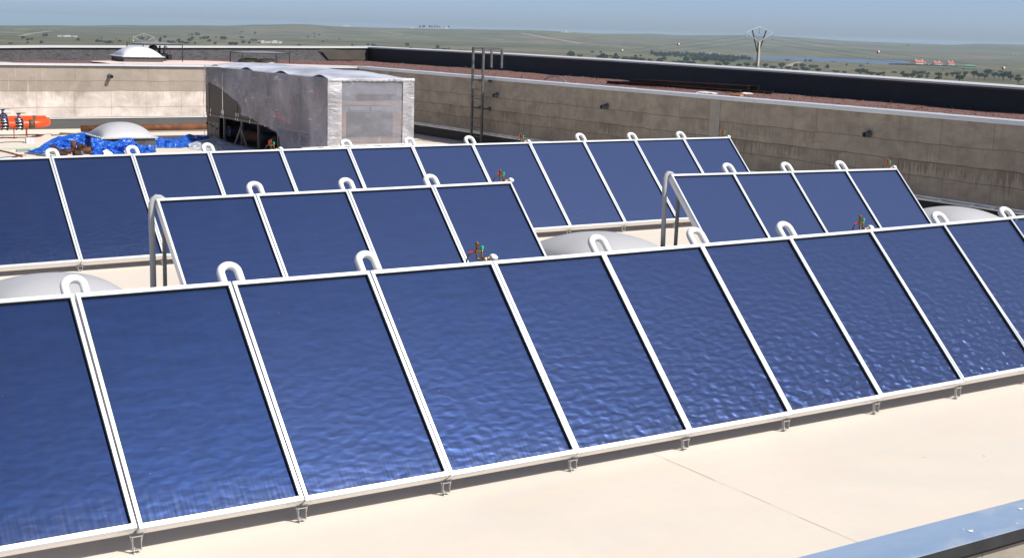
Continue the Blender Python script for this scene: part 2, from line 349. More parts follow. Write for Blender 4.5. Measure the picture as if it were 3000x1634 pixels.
#@SETTING
XW, YW = 21.70, 37.05           # inner faces of the two roof walls
U = 2.02                        # level of the gravel on the upper roof
def floor_z(y): k = min(1, max(0, (y-1.5)/8)); return -.036*(1-k*k*(3-2*k))      # the deck falls a little to the near edge
tag(MB().grid(60, 160, lambda u, v: (-26 + u*47.7, -2.72 + v*39.77, floor_z(-2.72 + v*39.77)), smooth=True).build('roof_floor', M['floor']), kind='structure')
# open joint across the floor membrane
jb = MB(); random.seed(3)
jp = [(5.97 - .055*i/40 + random.uniform(-.006, .006), 10.6 - 13.3*i/40) for i in range(41)]
for a, b in zip(jp, jp[1:]):
    wd = random.uniform(.0008, .0028); jb.add([(a[0]-wd, a[1], .003+floor_z(a[1])), (a[0]+wd, a[1], .003+floor_z(a[1])), (b[0]+wd, b[1], .003+floor_z(b[1])), (b[0]-wd, b[1], .003+floor_z(b[1]))], [(0, 1, 2, 3)])
tag(jb.build('floor_joint', simple('joint_dirt', (.40, .33, .26), .9)), kind='structure')

# wall in the sun (far side) with its skirting and coping
wl = thing('concrete_wall', 'sunlit pale concrete wall behind the orange pipes, with a metal coping', 'wall', (8, YW, 0))
def at(o, mbuild, name, m):
    ob = mbuild.build(name, m, o); ob.location = -Vector(o.location); return ob
at(wl, MB().box((-26, YW, 0), (XW, YW+.38, 2.06)), 'wall_face', M['wall_sun'])
at(wl, MB().box((-26, YW-.035, .004), (XW-.04, YW-.002, .335)), 'skirting', M['skirt'])
at(wl, MB().box((-26, YW-.055, .335), (XW-.06, YW-.002, .39)).box((-26, YW-.075, .39), (XW-.06, YW-.002, .396)), 'flashing_strip', M['flash'])
def coping(mb, seg, axis, a, b, w0, w1, z, lip):
    """folded sheet: flat top with a turned-down lip, in lengths with a lapped seam"""
    n = max(1, round((b-a)/seg))
    for i in range(n):
        p, q = a+(b-a)*i/n, a+(b-a)*(i+1)/n; e = .002*(i % 2)
        for lo, hi, z0, z1 in ((w0-e, w1, z-.012+e, z+e), (w0-.004-e, w0+.008-e, z-lip-e, z-.013+e)):
            if axis == 'x': mb.box((p, lo, z0), (q-.002, hi, z1))
            else: mb.box((lo, p, z0), (hi, q-.002, z1))
        l0 = w0-.008
        if axis == 'x': mb.box((q-.05, l0, z+.003), (q+.05, w1, z+.007)).box((q-.05, l0-.003, z-lip), (q+.05, l0, z+.007))
        else: mb.box((l0, q-.05, z+.003), (w1, q+.05, z+.007)).box((l0-.003, q-.05, z-lip), (l0, q+.05, z+.007))
    return mb
at(wl, MB().box((-26, YW-.012, 2.062), (XW-.02, YW+.38, 2.118)), 'coping_bed', M['black'])
at(wl, coping(MB(), 4.4, 'x', -26, XW-.1, YW-.07, YW+.42, 2.135, .065), 'coping', M['galv'])

# wall in the shade (right side)
wr = thing('concrete_wall', 'long stained grey concrete wall in shade behind the collectors, streaked with drips', 'wall', (XW, 20, 0))
for z0, z1, dx in ((0, .80, 0), (.80, 1.12, .004), (1.12, 1.52, .0), (1.52, 2.06, .007)):
    pass
at(wr, MB().box((XW, -8, -.05), (XW+.38, YW+.38, 1.12)).box((XW+.008, -8, 1.12), (XW+.38, YW+.38, 1.52)).box((XW+.003, -8, 1.52), (XW+.38, YW+.38, 2.06)), 'wall_face', M['wall_shade'])
at(wr, MB().box((XW-.035, -2.7, -.05), (XW-.002, YW-.04, .31)), 'skirting', M['black'])
fs = MB().box((XW-.055, -2.7, .31), (XW-.002, YW-.06, .35)).box((XW-.13, -2.7, .35), (XW-.002, YW-.06, .356)).box((XW-.02, -2.7, .356), (XW-.003, YW-.06, .40))
random.seed(5)
for i in range(60):
    y = -2+i*.62+random.uniform(-.2, .2); fs.box((XW-.125, y, .357), (XW-.02, y+random.uniform(.03, .12), .372))
at(wr, fs, 'flashing_strip', M['flash'])
at(wr, MB().box((XW-.01, -8, 2.062), (XW+.38, YW, 2.122)), 'coping_bed', M['grey'])
at(wr, coping(MB(), 2.6, 'y', -8, YW-.1, XW-.07, XW+.42, 2.145, .085), 'coping', M['galv'])
pb = MB(); pb.box((XW-.006, 17.05, 1.12), (XW-.001, 17.42, 2.05)); at(wr, pb, 'repair_strip', simple('pale_patch', (.43, .39, .33), .9, 0, .15, 3))

# near upstand with its blue-grey coping in the lower right corner
wn = thing('roof_parapet', 'low parapet with sky blue metal coping in the near right corner', 'parapet', (6, -2.9, 0))
at(wn, MB().box((-26, -3.06, -4), (30, -2.76, .07)), 'wall_face', M['wall_near'])
at(wn, MB().box((-26, -3.085, .068), (30, -2.775, .10)), 'coping_bed', M['black'])
at(wn, MB().box((-26, -3.115, .10), (30, -3.11, .188)), 'coping_lip', simple('dark_lip', (.055, .056, .06), .5, .4, .3, 5))
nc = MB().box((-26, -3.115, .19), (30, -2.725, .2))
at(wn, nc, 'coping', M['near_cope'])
sb = MB(); random.seed(11)
def splat(mb, x, y, z, r, ax=1.0):
    n = 11; vs = [(x, y, z+.002)] + [(x+math.cos(2*math.pi*k/n)*r*random.uniform(.5, 1.3)*ax, y+math.sin(2*math.pi*k/n)*r*random.uniform(.5, 1.2)*.5, z) for k in range(n)]
    mb.add(vs, [(0, 1+k, 1+(k+1) % n) for k in range(n)])
for x, y, r in ((6.32, -2.98, .035), (7.05, -2.86, .03), (6.75, -3.05, .012), (6.98, -3.06, .014), (6.3, -2.93, .012)):
    sb = MB(); splat(sb, x, y, .2045, r); at(wn, sb, 'bird_dropping', M['scrap'])
tag(MB().box((-26, -30, -4.2), (30, -3.06, -4)).build('lower_terrace', M['deck']), kind='structure')

# upper roof: gravel bed, bare screed, outer parapets
PB = [(-16, 30.5), (0, 38.0), (10.29, 43.14), (12.71, 44.90), (15.17, 46.04), (21.50, 48.18), (26.93, 49.14), (28.44, 49.37), (28.75, 49.42)]
PR = [(28.40, 50.3), (28.44, 49.37), (28.82, 40.57), (28.76, 37.42), (28.59, 30.48), (27.76, 21.92), (27.24, 16.55), (26.88, 11.96), (26.4, 6), (25.7, -8)]
def strip(mb, xa, ya, xb, yb, f, n=60, z=U, amp=.02):
    pass
def lerp_poly(P, x, k=0):
    for a, b in zip(P, P[1:]):
        if min(a[k], b[k]) <= x <= max(a[k], b[k]):
            t = (x-a[k])/(b[k]-a[k]); return a[1-k]+(b[1-k]-a[1-k])*t
    return P[-1][1-k] if x > max(P[0][k], P[-1][k]) else P[0][1-k]
def gz(x, y): return U + .035*(mn.noise(Vector((x*.55, y*.55, 1))) + .6*mn.noise(Vector((x*1.9, y*1.9, 4)))) - .02
gm = MB()
def ga(u, v):
    x = XW+.40 + v*(7.6); y = -8 + u*58
    xm = lerp_poly(PR, y, 1)+.05; x = XW+.40 + v*(xm-XW-.40); return (x, y, gz(x, y))
gm.grid(230, 34, ga)
def gb(u, v):
    x = -16 + u*(XW+.40+16); ym = lerp_poly(PB, x)+.1; y = YW+.40 + v*(ym-YW-.40); return (x, y, gz(x, y))
gm.grid(150, 30, gb)
tag(gm.build('gravel_bed', M['gravel']), kind='structure')
bare = MB()
def patch(pts, z):
    c = (sum(p[0] for p in pts)/len(pts), sum(p[1] for p in pts)/len(pts)); fine = []
    for a, b in zip(pts, pts[1:]+pts[:1]):
        for k in range(6):
            t = k/6; fine.append((a[0]+(b[0]-a[0])*t+random.uniform(-.09, .09), a[1]+(b[1]-a[1])*t+random.uniform(-.07, .07)))
    bare.add([(c[0], c[1], z)]+[(p[0], p[1], z-.0) for p in fine], [(0, 1+k, 1+(k+1) % len(fine)) for k in range(len(fine))])
patch([(13.2, 37.7), (23.0, 37.7), (23.2, 40.2), (20.6, 41.9), (18.6, 44.6), (15.6, 44.3), (13.4, 42.6)], U+.035)
patch([(4.5, 37.7), (9.9, 37.7), (10.5, 39.0), (9.6, 40.8), (5.2, 39.6)], U+.035)
tag(bare.build('bare_screed', M['bare']), kind='structure')
# loose bigger stones on the gravel, nobody could count them
st = MB(); random.seed(21)
for i in range(2600):
    if i % 4: y = random.uniform(8, 48.5); x = random.uniform(XW+.5, lerp_poly(PR, y, 1)-.05)
    else: x = random.uniform(6, 27); y = random.uniform(YW+.5, lerp_poly(PB, x)-.05)
    r = random.uniform(.012, .034); z = gz(x, y)+.006; p = [Vector((random.uniform(.7, 1.3)*r*a, random.uniform(.7, 1.3)*r*b, random.uniform(.6, 1)*r*c)) for a, b, c in ((1,0,0),(-1,0,0),(0,1,0),(0,-1,0),(0,0,1),(0,0,-1))]
    st.add([Vector((x, y, z))+q for q in p], [(0,2,4),(2,1,4),(1,3,4),(3,0,4),(2,0,5),(1,2,5),(3,1,5),(0,3,5)])
tag(st.build('loose_stones', M['gravel']), 'loose red stones scattered over the gravel of the upper roof', 'gravel', kind='stuff')

def parapet(name, label, P, top, face, wd, out):
    o = thing(name, label, 'parapet', (P[0][0], P[0][1], U))
    n = len(P); nor = []
    for i in range(n):
        a, b = P[max(0, i-1)], P[min(n-1, i+1)]; d = Vector((b[0]-a[0], b[1]-a[1])).normalized(); nor.append(Vector((-d.y, d.x))*out)
    def ribbon(mb, prof):
        vs = []; k = len(prof)
        for (x, y), m, tz in zip(P, nor, top):
            for off, z in prof: vs.append((x+m.x*off, y+m.y*off, (tz+z) if z > -1 else U-.3+(z+5)))
        fs = []
        for i in range(n-1):
            for j in range(k): fs.append((i*k+j, i*k+(j+1) % k, (i+1)*k+(j+1) % k, (i+1)*k+j))
        return mb.add(vs, fs)
    at(o, ribbon(MB(), [(0, -5), (.05, -.055), (wd, -.055), (wd, -5-9)]), 'wall_face', face)
    at(o, ribbon(MB(), [(-.03, -.05), (-.03, 0), (wd+.06, .03), (wd+.06, -.05)]), 'coping', M['cope'])
    at(o, ribbon(MB(), [(.035, -.10), (.035, -.052), (.09, -.052), (.09, -.10)]), 'cover_strip', simple('cover_strip', (.07, .068, .058), .7))
    return o
parapet('roof_parapet', 'sunlit far parapet of wrinkled dark grey membrane under a pale coping', PB, [2.40, 2.45, 2.515, 2.525, 2.53, 2.57, 2.62, 2.64, 2.64], M['grey'], .45, 1)
parapet('roof_parapet', 'long black membrane parapet in shade along the red gravel', PR, [2.65, 2.65, 2.665, 2.67, 2.665, 2.655, 2.635, 2.615, 2.59, 2.56], M['black'], .45, 1)
# tied-back membrane flap in the far corner
fl = MB().add([(26.2, 48.96, U+.02), (28.2, 49.15, U+.02), (28.1, 49.1, 2.45), (25.7, 48.85, 2.53)], [(0, 1, 2, 3)])
tag(fl.build('membrane_flap', simple('brownish_membrane', (.10, .09, .075), .7, 0, .2, 2)), 'brownish flap of membrane in the far corner of the upper roof', 'membrane')
# body of the building under the roofs
bm = MB().box((-26.1, -3.0, -12), (22.2, 37.5, -.06))
tag(bm.build('building_base', M['wall_near']), 'concrete body of the building carrying the collector roof', 'building')

# ------------------------------------------------------------------ solar collectors
PW, PL, TILT = 1.25, 2.007, R(44.76)
ROWS = {
'front':[(-0.020,0.000,0.192,-0.033,1.425,1.558),(1.242,0.000,0.175,1.234,1.425,1.567),(2.500,0.000,0.162,2.497,1.425,1.574),(3.755,0.000,0.153,3.757,1.425,1.579),(5.007,0.000,0.148,5.013,1.425,1.582),(6.255,0.000,0.147,6.266,1.425,1.583),(7.501,0.000,0.151,7.515,1.425,1.582),(8.743,0.000,0.158,8.761,1.425,1.579),(9.982,0.000,0.170,10.003,1.425,1.574),(11.218,0.000,0.186,11.242,1.425,1.568),(12.450,0.000,0.206,12.478,1.425,1.559),(13.679,0.000,0.231,13.710,1.425,1.548)],
'left':[(3.696,5.344,0.155,3.696,6.770,1.568),(4.951,5.344,0.160,4.951,6.770,1.573),(6.206,5.344,0.165,6.206,6.770,1.578),(7.461,5.344,0.170,7.461,6.770,1.583),(8.716,5.344,0.175,8.716,6.770,1.588)],
'right':[(11.510,5.308,0.179,11.510,6.733,1.593),(12.745,5.308,0.163,12.745,6.733,1.576),(13.980,5.308,0.147,13.980,6.733,1.560),(15.214,5.308,0.131,15.214,6.733,1.544),(16.449,5.308,0.114,16.449,6.733,1.528)],
'back':[(2.682,10.827,0.156,2.694,12.252,1.520),(3.934,10.827,0.159,3.937,12.252,1.535),(5.186,10.827,0.161,5.181,12.252,1.548),(6.438,10.827,0.164,6.427,12.252,1.559),(7.690,10.827,0.166,7.673,12.252,1.568),(8.941,10.827,0.169,8.921,12.252,1.576),(10.193,10.827,0.171,10.170,12.252,1.581),(11.445,10.827,0.174,11.421,12.252,1.585),(12.697,10.827,0.176,12.673,12.252,1.588),(13.949,10.827,0.178,13.926,12.252,1.588),(15.201,10.827,0.181,15.180,12.252,1.587),(16.453,10.827,0.183,16.436,12.252,1.584),(17.705,10.827,0.186,17.693,12.252,1.579)],
}
ROWNAME = {'front': 'the front row', 'left': 'the left middle row', 'right': 'the right middle row', 'back': 'the back row'}
ORD = ['first', 'second', 'third', 'fourth', 'fifth', 'sixth', 'seventh', 'eighth', 'ninth', 'tenth', 'eleventh', 'twelfth', 'thirteenth']
def place(o, P, X, Y):
    """P origin, X and Y edge vectors of a collector plane"""
    x = X.normalized(); y = (Y - x*Y.dot(x)).normalized(); z = x.cross(y)
    o.matrix_world = Matrix(((x.x, y.x, z.x, P.x), (x.y, y.y, z.y, P.y), (x.z, y.z, z.z, P.z), (0, 0, 0, 1)))
def make_collector():
    t = thing('solar_collector', '', 'solar panel')
    gp, fwd, dp, sw = .003, .036, .114, .028           # joint, frame width, depth
    a, b = gp, PW-gp
    f = MB()
    def rail(mb, x0, y0, x1, y1):            # flat rail with soft arrises
        mb.box((x0, y0, -.046 if y1-y0 > 1 or y0 < .01 or y1 > PL-.01 else -.03), (x1, y1, -.0015)); mb.box((x0+.002, y0+.002, -.0015), (x1-.002, y1-.002, 0))
    rail(f, a, 0, b, fwd); rail(f, a, PL-fwd, b, PL)
    rail(f, a, fwd+.0005, a+sw, PL-fwd-.0005); rail(f, b-sw, fwd+.0005, b, PL-fwd-.0005)
    f.build('frame', M['alu'], t)
    c = MB().box((a+.0045, .0045, -dp*.62), (b-.0045, PL-.0045, -.0465)).box((a+.006, .009, -dp), (b-.006, PL-.009, -dp*.62-.001))
    for x in (a+.05, a+.12, b-.05, b-.12):
        for z in (-.04, -.055): c.box((x-.004, -.002, z-.002), (x+.004, .0, z+.006))
    c.build('casing', M['casing'], t)
    gk = MB(); z0, z1, q = -.0305, -.0040, .006
    i0, i1, j0, j1 = a+sw+.0005, b-sw-.0005, fwd+.0005, PL-fwd-.0005
    gk.box((i0, j0, z0), (i1, j0+q, z1)).box((i0, j1-q, z0), (i1, j1, z1)).box((i0, j0+q, z0), (i0+q, j1-q, z1)).box((i1-q, j0+q, z0), (i1, j1-q, z1))
    gk.build('gasket', M['gasket'], t)
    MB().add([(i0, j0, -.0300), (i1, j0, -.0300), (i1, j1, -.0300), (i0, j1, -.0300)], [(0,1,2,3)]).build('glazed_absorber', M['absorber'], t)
    # rear post, upright in the world
    ca, sa = math.cos(TILT), math.sin(TILT)
    def wv(y, z): return (y*ca+z*sa, -y*sa+z*ca)      # world (y,z) offset -> panel (v,n)
    v0 = 1.66; yb, zb = v0*ca+dp*sa, v0*sa-dp*ca
    p1 = wv(yb, -.19); L = MB().bar((.03, v0, -dp), (.03, p1[0], p1[1]), .045, .035, (1, 0, 0))
    f0 = wv(yb-.06, -.192); f1 = wv(yb+.06, -.192); L.bar((.03, *f0), (.03, *f1), .09, .006, (1, 0, 0))
    L.build('rear_post', M['post'], t)
    return t
def make_loop():
    t = MB(); r, Rr, lv = .034, .073, .125; pts = []
    for i in range(4): pts.append((-Rr, .002+(lv-.002)*i/4, 0))
    for i in range(1, 14):
        a = math.pi - math.pi*i/14; pts.append((Rr*math.cos(a), lv+Rr*math.sin(a), 0))
    for i in range(5): pts.append((Rr, lv-(lv-.002)*i/4, 0))
    t.tube([(x, y, -.058 + .012*math.sin(x*9)) for x, y, z in pts], r, 14)
    o = t.build('pipe_loop', M['foam']); tag(o, '', 'insulated pipe'); return o
def make_valves(lever_up):
    t = thing('air_vent_valves', '', 'valve')
    b = MB(); V = lambda x, z, y=.05: (x, y, z)
    b.tube([V(-.19, .015), V(-.19, .105)], .0105, 10).tube([V(-.19, .02), V(-.165, 0), V(-.12, 0)], .012, 10)
    b.tube([V(-.127, -.01), V(-.127, .105)], .0115, 10)
    for z in (.03, .055, .08): b.tube([V(-.127, z-.005), V(-.127, z+.005)], .0145, 8); b.tube([V(-.19, z-.004), V(-.19, z+.004)], .0135, 8)
    b.box((-.21, .034, .07), (-.15, .066, .098)); b.tube([V(-.23, .084), V(-.13, .084)], .0115, 8)
    b.build('valve_body', M['brass'], t)
    v = MB(); v.lathe([(.010, .10), (.013, .112), (.022, .120), (.0255, .126), (.0262, .165), (.0285, .167), (.0285, .174), (.012, .177), (.006, .178), (.006, .192), (.0035, .195), (0, .195)], (-.19, .05, 0), 16)
    v.build('air_vent', M['brass'], t)
    c = MB().lathe([(.0155, .103), (.0165, .112), (.0165, .135), (.0145, .140), (0, .140)], (-.127, .05, 0), 12); c.build('valve_cap', M['green'], t)
    ge = MB(); ge.tube([V(-.115, 0), V(-.045, .008)], .0135, 10).tube([V(-.08, .004), V(-.075, -.05)], .012, 10).tube([V(-.05, .0), V(-.05, .018)], .018, 8); ge.build('tee_fitting', M['gold'], t)
    h = MB(); pts = []
    for i in range(11):
        a = math.pi/2*i/10; pts.append(V(-.225-.085*math.sin(a), .084-.10*(1-math.cos(a))))
    pts.append(V(-.312, -.07)); h.tube(pts, .0085, 8); h.build('drain_hose', M['hose'], t)
    l = MB()
    if lever_up: l.bar(V(-.222, .10), V(-.225, .175), .018, .006)
    else: l.bar(V(-.235, .088), V(-.295, .082), .018, .008)
    l.build('lever', M['red'], t)
    f = MB(); pts = [(.075*math.cos(math.pi*i/10) - .01, .05, -.055 + .075*math.sin(math.pi*i/10)) for i in range(1, 11)]
    f.tube([(.065 - .14*i/8, .05, -.02 + .034*math.sin(math.pi*i/8)) for i in range(9)][1:6], [.030, .034, .036, .034, .030], 12); f.build('pipe_end_sleeve', M['foam'], t)
    return t
def make_foot():
    m = MB(); h = .075
    m.bar((-.042, .075, .012), (-.042, .075, h), .005, .03, (0,1,0)).bar((.042, .075, .012), (.042, .075, h), .005, .03, (0,1,0)).bar((-.046, .075, .014), (.046, .075, .014), .03, .006)
    m.bar((.044, .075, h-.035), (.07, .075, h+.012), .004, .012, (0,1,0)).bar((-.044, .075, h-.03), (-.066, .075, h+.006), .004, .012, (0,1,0))
    m.tube([(-.026, .07, -.004), (-.026, .07, .028)], .006, 8).lathe([(.022, -.004), (.022, .001), (0, .001)], (-.026, .07, .001), 10).bar((-.055, .075, h), (.055, .075, h), .035, .004)
    return tag(m.build('mounting_foot', M['steel']), '', 'bracket')
proto = make_collector(); loop0 = make_loop(); valve_a = make_valves(False); valve_b = make_valves(True); foot0 = make_foot()
used = set()
def inst(o):
    if o.name not in used: used.add(o.name); return o
    return copy_tree(o)
for row, S in ROWS.items():
    B = [Vector(s[:3]) for s in S]; T = [Vector(s[3:]) for s in S]; n = len(S)-1; rn = ROWNAME[row]
    for i in range(n):
        X = ((B[i+1]-B[i]) + (T[i+1]-T[i]))/2; Y = ((T[i]-B[i]) + (T[i+1]-B[i+1]))/2
        c = (B[i]+B[i+1]+T[i]+T[i+1])/4
        o = inst(proto); place(o, c - X*.5 - Y*.5, X, Y)
        ga_ = [c_ for c_ in children(o) if c_.name.startswith('glazed')][0]; ga_['buckle'] = (.17 + 4.6*(i/10)**2.1) if row == 'front' else .16 + .12*random.random()
        ga_['dust_and_sheen'] = min(1, max(0, (c.x-1.5)/12))  # rises with x, a painted-in sheen of reflected sky
        o['label'] = 'blue solar collector, %s from the left in %s' % (ORD[i], rn); o['group'] = 'solar collectors in ' + rn
    for i in range(n+1):
        X = (T[min(i+1, n)]-T[max(i-1, 0)]); Y = T[i]-B[i]
        vis = {'front': range(1, 11), 'left': range(1, 4), 'right': range(1, 4), 'back': range(1, 12)}[row]
        if i in vis and not (row in ('front', 'back') and i % 4 == 0):
            o = inst(loop0); place(o, T[i], X, Y); o.matrix_world = o.matrix_world @ Matrix.Translation((.035, random.uniform(-.008, .006), 0))
            o['label'] = 'white foam pipe loop between the %s and %s collectors of %s' % (ORD[i-1], ORD[i], rn); o['group'] = 'white pipe loops'
        if (row in ('front', 'back') and i in (4, 8)) or (row != 'front' and i == n):
            o = inst(valve_a if row == 'front' else valve_b); o.location = T[i] + Vector((.02, 0, 0)) + (Vector((-.02, 0, 0)) if i == n else Vector()); o.rotation_euler = (0, 0, math.atan2(X.y, X.x)); o.scale = (.88, .88, .88); o['group'] = 'brass valve sets'
            o['label'] = ('brass air vent with green cap at the right end of ' + rn) if i == n else ('brass air vent with green cap above the %s collector of %s' % (ORD[i-1], rn))
        if (row == 'front' and 0 < i < 11) or (row == 'back' and i in (0, 1, 2, 8, 9, 10)):
            o = inst(foot0); zf = floor_z(B[i].y)+.003; o.location = (B[i].x, B[i].y, zf); o.scale = (.72, 1, (B[i].z-.080-zf)/.078)
            o['label'] = ('small zinc foot between the %s and %s collectors of %s' % (ORD[i-1], ORD[i], rn)) if i else 'small zinc foot at the left picture edge under the back row'
            o['group'] = 'mounting feet'
# grey insulated drop pipes at the left ends of the middle rows
for row in ('left', 'right'):
    x, y, z = ROWS[row][0][3:]
    pts = [(x+.10, y+.04, z-.03), (x+.06, y+.05, z+.0), (x+.015, y+.055, z+.008), (x-.025, y+.055, z-.02), (x-.045, y+.055, z-.08), (x-.05, y+.05, z-.2), (x-.05, y+.03, z-.7), (x-.05, y+.02, -.03)]
    tag(MB().tube(pts, .036, 14).build('drop_pipe', M['foam_grey']), 'grey insulated pipe dropping to the floor at the left end of ' + ROWNAME[row], 'insulated pipe', 'grey drop pipes')

# ------------------------------------------------------------------ dome skylights
def make_dome(side, zr, za, curb, dm):
    t = thing('dome_skylight', '', 'skylight'); s = side/2
    c = MB(); ci = s-.06
    c.box((-ci, -ci, -.04), (ci, ci, zr-.03)); c.build('curb', curb, t)
    r = MB(); r.box((-s, -s, zr-.03), (s, s, zr))
    r.build('rim', M['rim'], t)
    d = MB(); h = za-zr; k = s-.05
    def fn(u, v):
        x, y = (u*2-1), (v*2-1)
        e = (1-abs(x)**2.3)*(1-abs(y)**2.3); return (x*k, y*k, zr+.001+h*max(0, e)**.62)
    d.grid(30, 30, fn); d.build('dome', dm, t)
    for i in range(9):
        q = -s+.06+(2*s-.12)*i/8
        for x, y in ((q, -s+.025), (-s+.025, q)): MB().lathe([(.018, 0), (.018, .01), (.008, .018), (0, .018)], (x, y, zr), 8).build('screw_cap', M['white'], t)
    return t
domes = [('large white dome skylight wrapped in blue tarpaulin near the orange pipes', (10.36, 29.40, 0), .40, .775, M['grey'], M['dome'], 1.60),
 ('grey dome skylight behind the left end of the front row', (2.50, 6.92, 0), .36, .71, M['grey'], M['dome'], 1.85),
 ('grey dome skylight between the two short middle rows', (10.55, 7.10, 0), .36, .71, M['grey'], M['dome'], 1.95),
 ('grey dome skylight beside the shaded wall at the right', (18.6, 7.15, 0), .36, .71, M['grey'], M['dome'], 1.85),
 ('bright white dome skylight on the upper roof beside the vent cowl', (15.25, 42.85, U+.02), .22, .59, M['skirt'], M['dome_w'], 1.62)]
for lb, loc, zr, za, cu, dm, sd in domes:
    o = make_dome(sd, zr, za, cu, dm); o.location = loc; o['label'] = lb; o['group'] = 'dome skylights'

# ------------------------------------------------------------------ wrapped cooling unit
UX, UY0, UY1, UX1, UH = 13.75, 23.10, 31.90, 16.24, 2.30
un = thing('cooling_unit', 'long grey cooling unit wrapped in torn milky plastic film', 'machine', (UX, UY0, 0))
def pu(mb, name, m, parent=un):
    ob = mb.build(name, m, parent); ob.location = -Vector(un.location) if parent == un else (0, 0, 0); return ob
e = .06
pu(MB().box((UX+e, UY0+e, .80), (UX1-e, UY1-e, UH-.06)), 'upper_cabinet', M['cabinet'])
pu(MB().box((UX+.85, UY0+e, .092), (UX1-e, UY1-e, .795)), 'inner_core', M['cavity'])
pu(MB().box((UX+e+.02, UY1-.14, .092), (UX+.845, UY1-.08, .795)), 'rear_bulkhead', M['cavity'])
pu(MB().box((UX+e, UY0+e, 0), (UX1-e, UY1-e, .09)), 'base_frame', M['cabinet'])
# left face: door leaves of the upper cabinet with seams, ledge, latches
dl = MB()
for y0, y1 in ((31.62, 31.83), (30.45, 31.55), (29.3, 30.41), (28.2, 29.26), (27.1, 28.16), (26.0, 27.06), (24.9, 25.96), (23.3, 24.86)):
    dl.box((UX+.045, y0, .86), (UX+.06, y1, UH-.1))
pu(dl, 'side_doors', M['cabinet'])
lt = MB().box((UX+.035, 31.57, .86), (UX+.062, 31.83, 2.0)); pu(lt, 'pale_door', M['cabinet_l'])
pu(MB().box((UX+.03, UY0+.1, .775), (UX+.10, UY1-.1, .83)), 'ledge', M['cabinet_l'])
la = MB()
for y in (31.40, 30.52, 30.34, 29.36, 29.2, 28.3, 27.2): la.box((UX+.028, y-.02, .90), (UX+.045, y+.02, 1.0)).box((UX+.015, y-.02, .77), (UX+.03, y+.02, .86))
pu(la, 'latches', M['chrome'])
pu(MB().box((UX+.035, 30.405, .86), (UX+.05, 30.455, 2.1)), 'door_seam', M['chrome'])
lp = MB().box((UX+.055, 30.75, .09), (UX+.075, UY1-.1, .77)); pu(lp, 'lower_panels', M['cabinet'])
lp2 = MB()
for y0, y1 in ((30.78, 31.05), (31.08, 31.36), (31.40, 31.66)): lp2.box((UX+.045, y0, .22), (UX+.054, y1, .60))
pu(lp2, 'access_plates', M['cabinet_l'])
hl = MB()
for y, z in ((31.25, .47), (31.5, .5), (30.92, .42), (31.78, .52), (31.72, 1.02)): hl.box((UX+.03, y-.03, z-.03), (UX+.034+.01, y+.03, z+.03))
pu(hl, 'plate_holes', M['pvc_in'])
ps = MB()
for y in (30.42, 29.05, 27.8, 26.4, 25.0, 23.5): ps.box((UX+.06, y-.035, .09), (UX+.12, y+.035, .775))
pu(ps, 'posts', M['cabinet_l'])
br = MB().bar((UX+.05, 29.05, .58), (UX+.05, 29.55, .02), .08, .03, (1,0,0)).bar((UX+.05, 29.05, .58), (UX+.05, 28.55, .02), .08, .03, (1,0,0)); pu(br, 'brace', M['cabinet_l'])
for y in (30.15, 27.75):
    d = MB().lathe([(0, .05), (.13, .05), (.155, 0), (.165, .02), (.155, .3), (.16, .5)], (UX+.10, y, .40), 20, (1, 0, 0)); pu(d, 'motor_housing', M['bluecab'])
pu(MB().tube([(UX+.5, 29.9, .3), (UX+.5, 27.3, .3)], .16, 14).tube([(UX+.6, 27.2, .28), (UX+.6, 23.6, .28)], .14, 14), 'pipework', M['rust'])
# front end: grey plate, copper bands, round fan guard
pu(MB().box((UX+.10, UY0+.03, .12), (UX1-.10, UY0+.055, UH-.12)), 'end_plate', M['cabinet_g'])
pu(MB().box((UX+.12, UY0+.010, 1.60), (UX1-.12, UY0+.03, 1.70)).box((UX+.12, UY0+.010, .62), (UX1-.12, UY0+.03, .73)), 'copper_bands', M['copper'])
pu(MB().box((UX+.55, UY0+.018, .78), (UX1-.6, UY0+.03, 1.42)).box((UX+.2, UY0+.018, 1.72), (UX1-.2, UY0+.03, 1.88)), 'fan_opening', simple('fan_shadow', (.075, .075, .08), .6, 0, .2, 2))
pu(MB().box((UX+.3, UY0+.018, .80), (UX+.54, UY0+.03, 1.45)).box((UX1-.58, UY0+.018, .85), (UX1-.3, UY0+.03, 1.4)), 'coil_ends', M['copper'])
pu(MB().box((UX+.62, UY0+.008, 1.46), (UX+1.1, UY0+.03, 1.57)).box((UX+1.25, UY0+.008, 1.46), (UX+1.6, UY0+.03, 1.57)), 'hinge_plates', simple('pale_plate', (.22, .25, .27), .5, .2))
pu(MB().box((UX+.1, UY0+.018, .14), (UX1-.1, UY0+.03, .60)), 'lower_plate', simple('pale_base_plate', (.62, .58, .54), .5, .1, .1, 2))
pu(MB().box((UX+.03, 28.5, 1.36), (UX+.045, 28.72, 1.46)), 'warning_mark', M['yellow'])
lg = MB(); lg.add([(UX+.03, 26.9, 1.12), (UX+.03, 25.4, .93), (UX+.03, 25.45, 1.08), (UX+.03, 26.8, 1.27)], [(0,1,2,3)]); pu(lg, 'red_mark', M['redlogo'])
